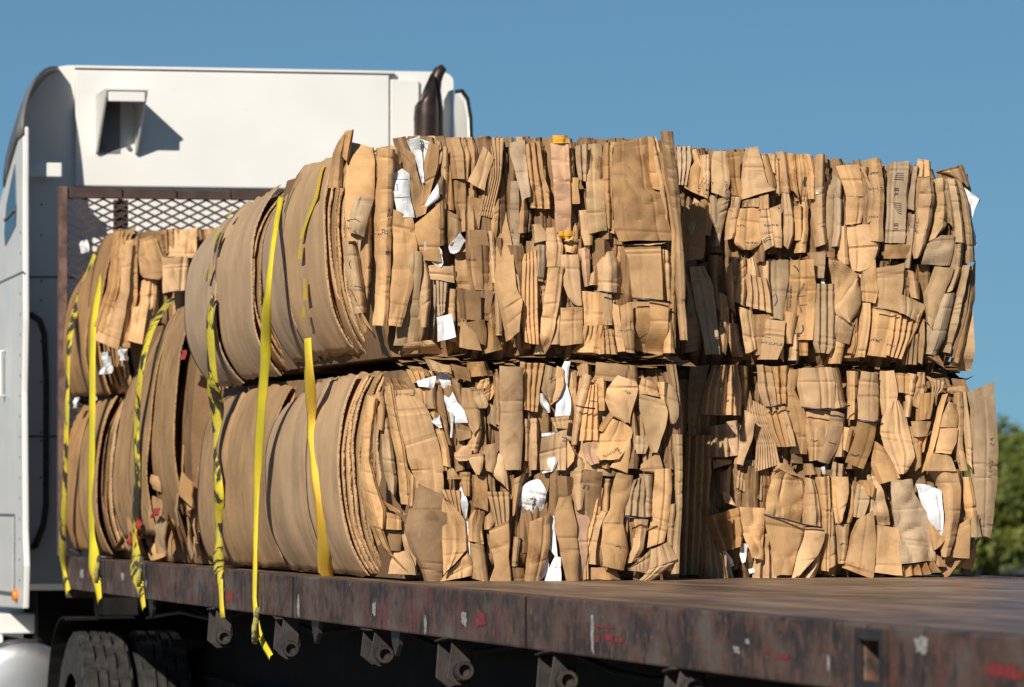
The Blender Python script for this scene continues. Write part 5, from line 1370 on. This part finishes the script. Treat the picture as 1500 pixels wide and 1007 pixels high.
# remnants of a strap pressed between the sheets
def remnant(bale, pts, Y, wd, mt):
    m = MB()
    for i, (px, py) in enumerate(pts):
        p = onY(px, py, Y(py)); w_ = wd*(.5+.7*abs(math.sin(i*1.9)))
        m.v += [(p.x-w_, p.y, p.z), (p.x+w_, p.y, p.z)]
    for i in range(len(pts)-1): m.face([2*i, 2*i+1, 2*i+3, 2*i+2], [(0,0),(0,.05),(.05,.05),(.05,0)])
    o = m.build('strap_remnant', mt, bale)
Y5 = lambda py: -.100+.115*abs((py-410)/140)**2.4
for seg in ([(321,332),(317,345),(314,358)], [(323,340),(317,356),(314,370)], [(309,386),(305,400),(303,412)], [(340,305),(334,318)], [(313,432),(308,448),(306,470)]): remnant(b5, seg, Y5, .03, M_strapd)
Y1 = lambda py: -.150+.07*abs((py-370)/170)**2
for seg in ([(473,240),(462,290),(450,320),(440,350)], [(440,355),(438,380)], [(446,408),(447,440)], [(445,450),(444,465)]): remnant(b, seg, Y1, .035, M_strapo)

# ------------------------------------------------------------------ print on the cardboard
bpy.context.view_layer.update()
def surface(bale):
    vs, fs = [], []
    for o in bale.children:
        if o.type == 'MESH' and not o.name.startswith(('baling', 'printed', 'strap')):
            n = len(vs); vs += [v.co.copy() for v in o.data.vertices]; fs += [tuple(n+i for i in p.vertices) for p in o.data.polygons]
    return BVHTree.FromPolygons(vs, fs)
SURF = {}
def drop(bale, X, px, py):
    k = bale.name
    if k not in SURF: SURF[k] = surface(bale)
    p = onX(px, py, X+.03); h = SURF[k].ray_cast(Vector((X+.4, p.y, p.z)), Vector((-1, 0, 0)))
    x = h[0].x if h[0] is not None else X
    return (x+.0014, p.y, p.z)
def strokes(bale, X, lines, wd=1.0, mt=None, name='printed_mark_or_fold_shade'):
    m = MB()
    for ln in lines:
        pts = []
        for (a, c), (a2, c2) in zip(ln[:-1], ln[1:]):
            k = max(1, int(math.hypot(a2-a, c2-c)/3))
            pts += [(a+(a2-a)*i/k, c+(c2-c)*i/k) for i in range(k)]
        pts.append(ln[-1]); n0 = len(m.v)
        for i, (a, c) in enumerate(pts):
            q, p = pts[min(i+1, len(pts)-1)], pts[max(i-1, 0)]; L_ = math.hypot(q[0]-p[0], q[1]-p[1]) or 1
            nx, ny = -(q[1]-p[1])/L_*wd/2, (q[0]-p[0])/L_*wd/2
            m.v += [drop(bale, X, a+nx, c+ny), drop(bale, X, a-nx, c-ny)]
        for i in range(len(pts)-1): m.face([n0+2*i, n0+2*i+1, n0+2*i+3, n0+2*i+2])
    m.build(name, mt or M_print, bale)
SEG = {'0':[(0,0,1,0),(1,0,1,2),(1,2,0,2),(0,2,0,0)],'2':[(0,0,1,0),(1,0,1,1),(1,1,0,1),(0,1,0,2),(0,2,1,2)],'5':[(1,0,0,0),(0,0,0,1),(0,1,1,1),(1,1,1,2),(1,2,0,2)],'O':[(0,0,1,0),(1,0,1,2),(1,2,0,2),(0,2,0,0)],
 'E':[(1,0,0,0),(0,0,0,2),(0,2,1,2),(0,1,.8,1)],'T':[(0,0,1,0),(.5,0,.5,2)],'1':[(.5,0,.5,2)],'L':[(0,0,0,2),(0,2,1,2)],'A':[(0,2,.5,0),(.5,0,1,2),(.2,1.2,.8,1.2)],'P':[(0,2,0,0),(0,0,1,0),(1,0,1,1),(1,1,0,1)],'.':[(.3,1.8,.5,2)],'M':[(0,2,0,0),(0,0,.5,1),(.5,1,1,0),(1,0,1,2)],'-':[(0,1,1,1)]}
def word(bale, X, txt, px, py, size, ang, wd=.9, mt=None):
    """upright stroke lettering; size = half the letter height in photo pixels, ang in degrees clockwise"""
    ca, sa = math.cos(R(ang)), math.sin(R(ang)); ls = []
    for i, ch in enumerate(txt):
        for x0, y0, x1, y1 in SEG.get(ch, []):
            f_ = lambda x_, y_: (px+((i*1.5+x_)*size*.8)*ca-(y_*size)*sa, py+((i*1.5+x_)*size*.8)*sa+(y_*size)*ca)
            ls.append([f_(x0, y0), f_(x1, y1)])
    if ls: strokes(bale, X, ls, wd, mt)
rp = random.Random(5)
def faint(bale, X, px, py, n, size, ang, rows=1, mt=None):
    """rows of print too small to read"""
    ca, sa = math.cos(R(ang)), math.sin(R(ang)); ls = []
    for q in range(rows):
        x_ = 0
        for i in range(n):
            w_ = size*rp.uniform(.35, .9); y_ = q*size*2.2
            for (u0, v0, u1, v1) in rp.sample([(0,0,0,1),(0,0,1,0),(1,0,1,1),(0,1,1,1),(0,.5,1,.5)], 2):
                f_ = lambda a, c: (px+(x_+a*w_)*ca-(y_+c*size)*sa, py+(x_+a*w_)*sa+(y_+c*size)*ca)
                ls.append([f_(u0, v0), f_(u1, v1)])
            x_ += w_+size*.35
    strokes(bale, X, ls, .8, mt)
word(b, XN, '22', 568, 336, 3.2, 90, 1.1); word(b, XN, '.25', 567, 376, 2.6, -90, 1.1); word(b, XN, '2', 560, 341, 2.6, 90, 1.0)
faint(b, XN, 572, 306, 5, 3.0, 95)
strokes(b, XN, [[(513,322),(522,320),(529,325)], [(513,332),(519,338),(526,344)], [(519,380),(518,386),(520,393)], [(520,418),(528,419),(535,421)]], 1.2)
faint(b, XN, 908, 484, 9, 2.6, -4); strokes(b, XN, [[(924,470),(924,484),(932,494),(943,495),(951,488)]], .7, M_wire)
faint(b, XN, 786, 331, 5, 2.2, 90, 2); faint(b, XN, 853, 320, 4, 2.4, 90, 2); faint(b, XN, 618, 216, 3, 3.0, 8); strokes(b, XN, [[(621,221),(621,215),(626,213),(629,218)]], 1.0)
word(b3, XF, 'OE1L', 1319, 275, 2.6, 90, 1.0); word(b3, XF, 'OE1L', 1319, 327, 2.6, 90, 1.0)
strokes(b3, XF, [[(1311+k*1.4, 296+k*3), (1324, 298+k*3)] for k in range(6)], 1.1)
strokes(b3, XF, [[(1312+k, 262-k*3), (1325, 263-k*3)] for k in range(4)], 1.2)
faint(b3, XF, 1336, 312, 14, 2.0, 88, 2); faint(b3, XF, 1348, 320, 9, 2.6, 96)
faint(b3, XF, 1074, 264, 10, 3.2, 84, 2); faint(b3, XF, 1077, 290, 8, 2.6, 92)
faint(b3, XF, 1083, 329, 5, 2.0, 0); faint(b3, XF, 1095, 354, 10, 2.0, 0); faint(b3, XF, 1122, 328, 8, 2.8, 0); strokes(b3, XF, [[(1122,352),(1126,348),(1133,346)], [(1122,355),(1127,351),(1133,350)], [(1121,350),(1122,356)]], 1.2)
faint(b3, XF, 1023, 282, 6, 4.5, -60, 2); faint(b3, XF, 1004, 318, 5, 3.5, 115)
faint(b3, XF, 1278, 252, 5, 2.6, -8); faint(b3, XF, 1277, 274, 6, 3.6, 0); faint(b3, XF, 1278, 316, 5, 2.2, 0); faint(b3, XF, 1206, 330, 4, 1.6, 0)
strokes(b3, XF, [[(1180,414),(1170,434),(1178,458)], [(1181,416),(1172,434),(1179,457)], [(1172,434),(1184,433)], [(1176,447),(1186,446)]], .7); faint(b3, XF, 1162, 420, 17, 2.0, 90, 2)
strokes(b3, XF, [[(1166,487),(1172,489),(1178,488),(1181,483),(1180,476)], [(1168,490),(1176,492)]], 2.2); strokes(b3, XF, [[(1163,389),(1168,393),(1171,398)]], 1.8)
faint(b3, XF, 1120, 500, 10, 2.8, 8); strokes(b3, XF, [[(1120,492),(1133,495)]], .8); faint(b3, XF, 1279, 496, 6, 2.4, 10); strokes(b3, XF, [[(1280,500),(1284,494),(1290,499),(1296,497)]], .6)
strokes(b3, XF, [[(1186,258),(1184,266),(1186,272)]], 4.5); strokes(b3, XF, [[(1136,434),(1140,430),(1142,440),(1138,448)]], 1.4); strokes(b3, XF, [[(1056,470),(1062,468),(1064,476),(1058,482)]], 1.2)
faint(b3, XF, 1304, 504, 4, 2.4, 12); strokes(b3, XF, [[(1141,262),(1147,264)], [(1142,304),(1150,306)], [(1143,310),(1151,311)]], 2.0)
faint(b2, XN, 806, 555, 5, 2.2, -30, 2); faint(b2, XN, 884, 668, 9, 3.2, -28); faint(b2, XN, 905, 655, 4, 3.6, 50); faint(b2, XN, 918, 572, 4, 2.6, 30); strokes(b2, XN, [[(856,716),(859,711),(864,712),(862,718)]], 2.2)
faint(b2, XN, 868, 586, 8, 1.6, 10); faint(b2, XN, 792, 731, 7, 2.4, 100); strokes(b2, XN, [[(902,801),(907,800),(911,804)]], 1.4)
faint(b2, XN, 790, 812, 4, 2.0, 100, 1, M_red); strokes(b2, XN, [[(812,788),(811,800)]], .8, M_red); faint(b2, XN, 769, 803, 6, 2.4, 100)
strokes(b4, XF, [[(1233,798),(1238,796),(1245,798)]], 2.0); strokes(b4, XF, [[(1247,665),(1254,668),(1261,666)]], 1.6); strokes(b4, XF, [[(1190,644),(1195,647),(1201,645)]], 1.4); strokes(b4, XF, [[(1215,648),(1228,651)]], .9)
for py in (642, 676, 689): faint(b4, XF, 1449, py, 2, 3.4, 0, 2)
faint(b4, XF, 1357, 563, 3, 2.8, 40); faint(b4, XF, 1411, 678, 3, 3.0, 96); strokes(b4, XF, [[(1142,612),(1145,618)]], 1.0)

# print and painted fold shade on the white paper
faint(b, XN, 583, 268, 6, 2.0, 84, 2, M_gasket); faint(b2, XN, 790, 730, 6, 2.2, 102, 1, M_red); faint(b2, XN, 768, 742, 7, 1.6, 0, 3, M_gasket); faint(b2, XN, 826, 640, 3, 2.0, 10, 2, M_gasket)
strokes(b2, XN, [[(764,728),(770,727)], [(760,749),(766,752)], [(782,731),(786,731)]], 3.0, M_gasket)
strokes(b, XN, [[(574,262),(599,262)], [(578,289),(602,288)]], .8, M_gasket)  # crease shade of two folds, drawn as grey lines
green, _t, _b = mat('green_carton_print', .6, (.10,.26,.06))
strokes(b, XN, [[(617,204),(624,206),(632,207)]], 4.0, green)
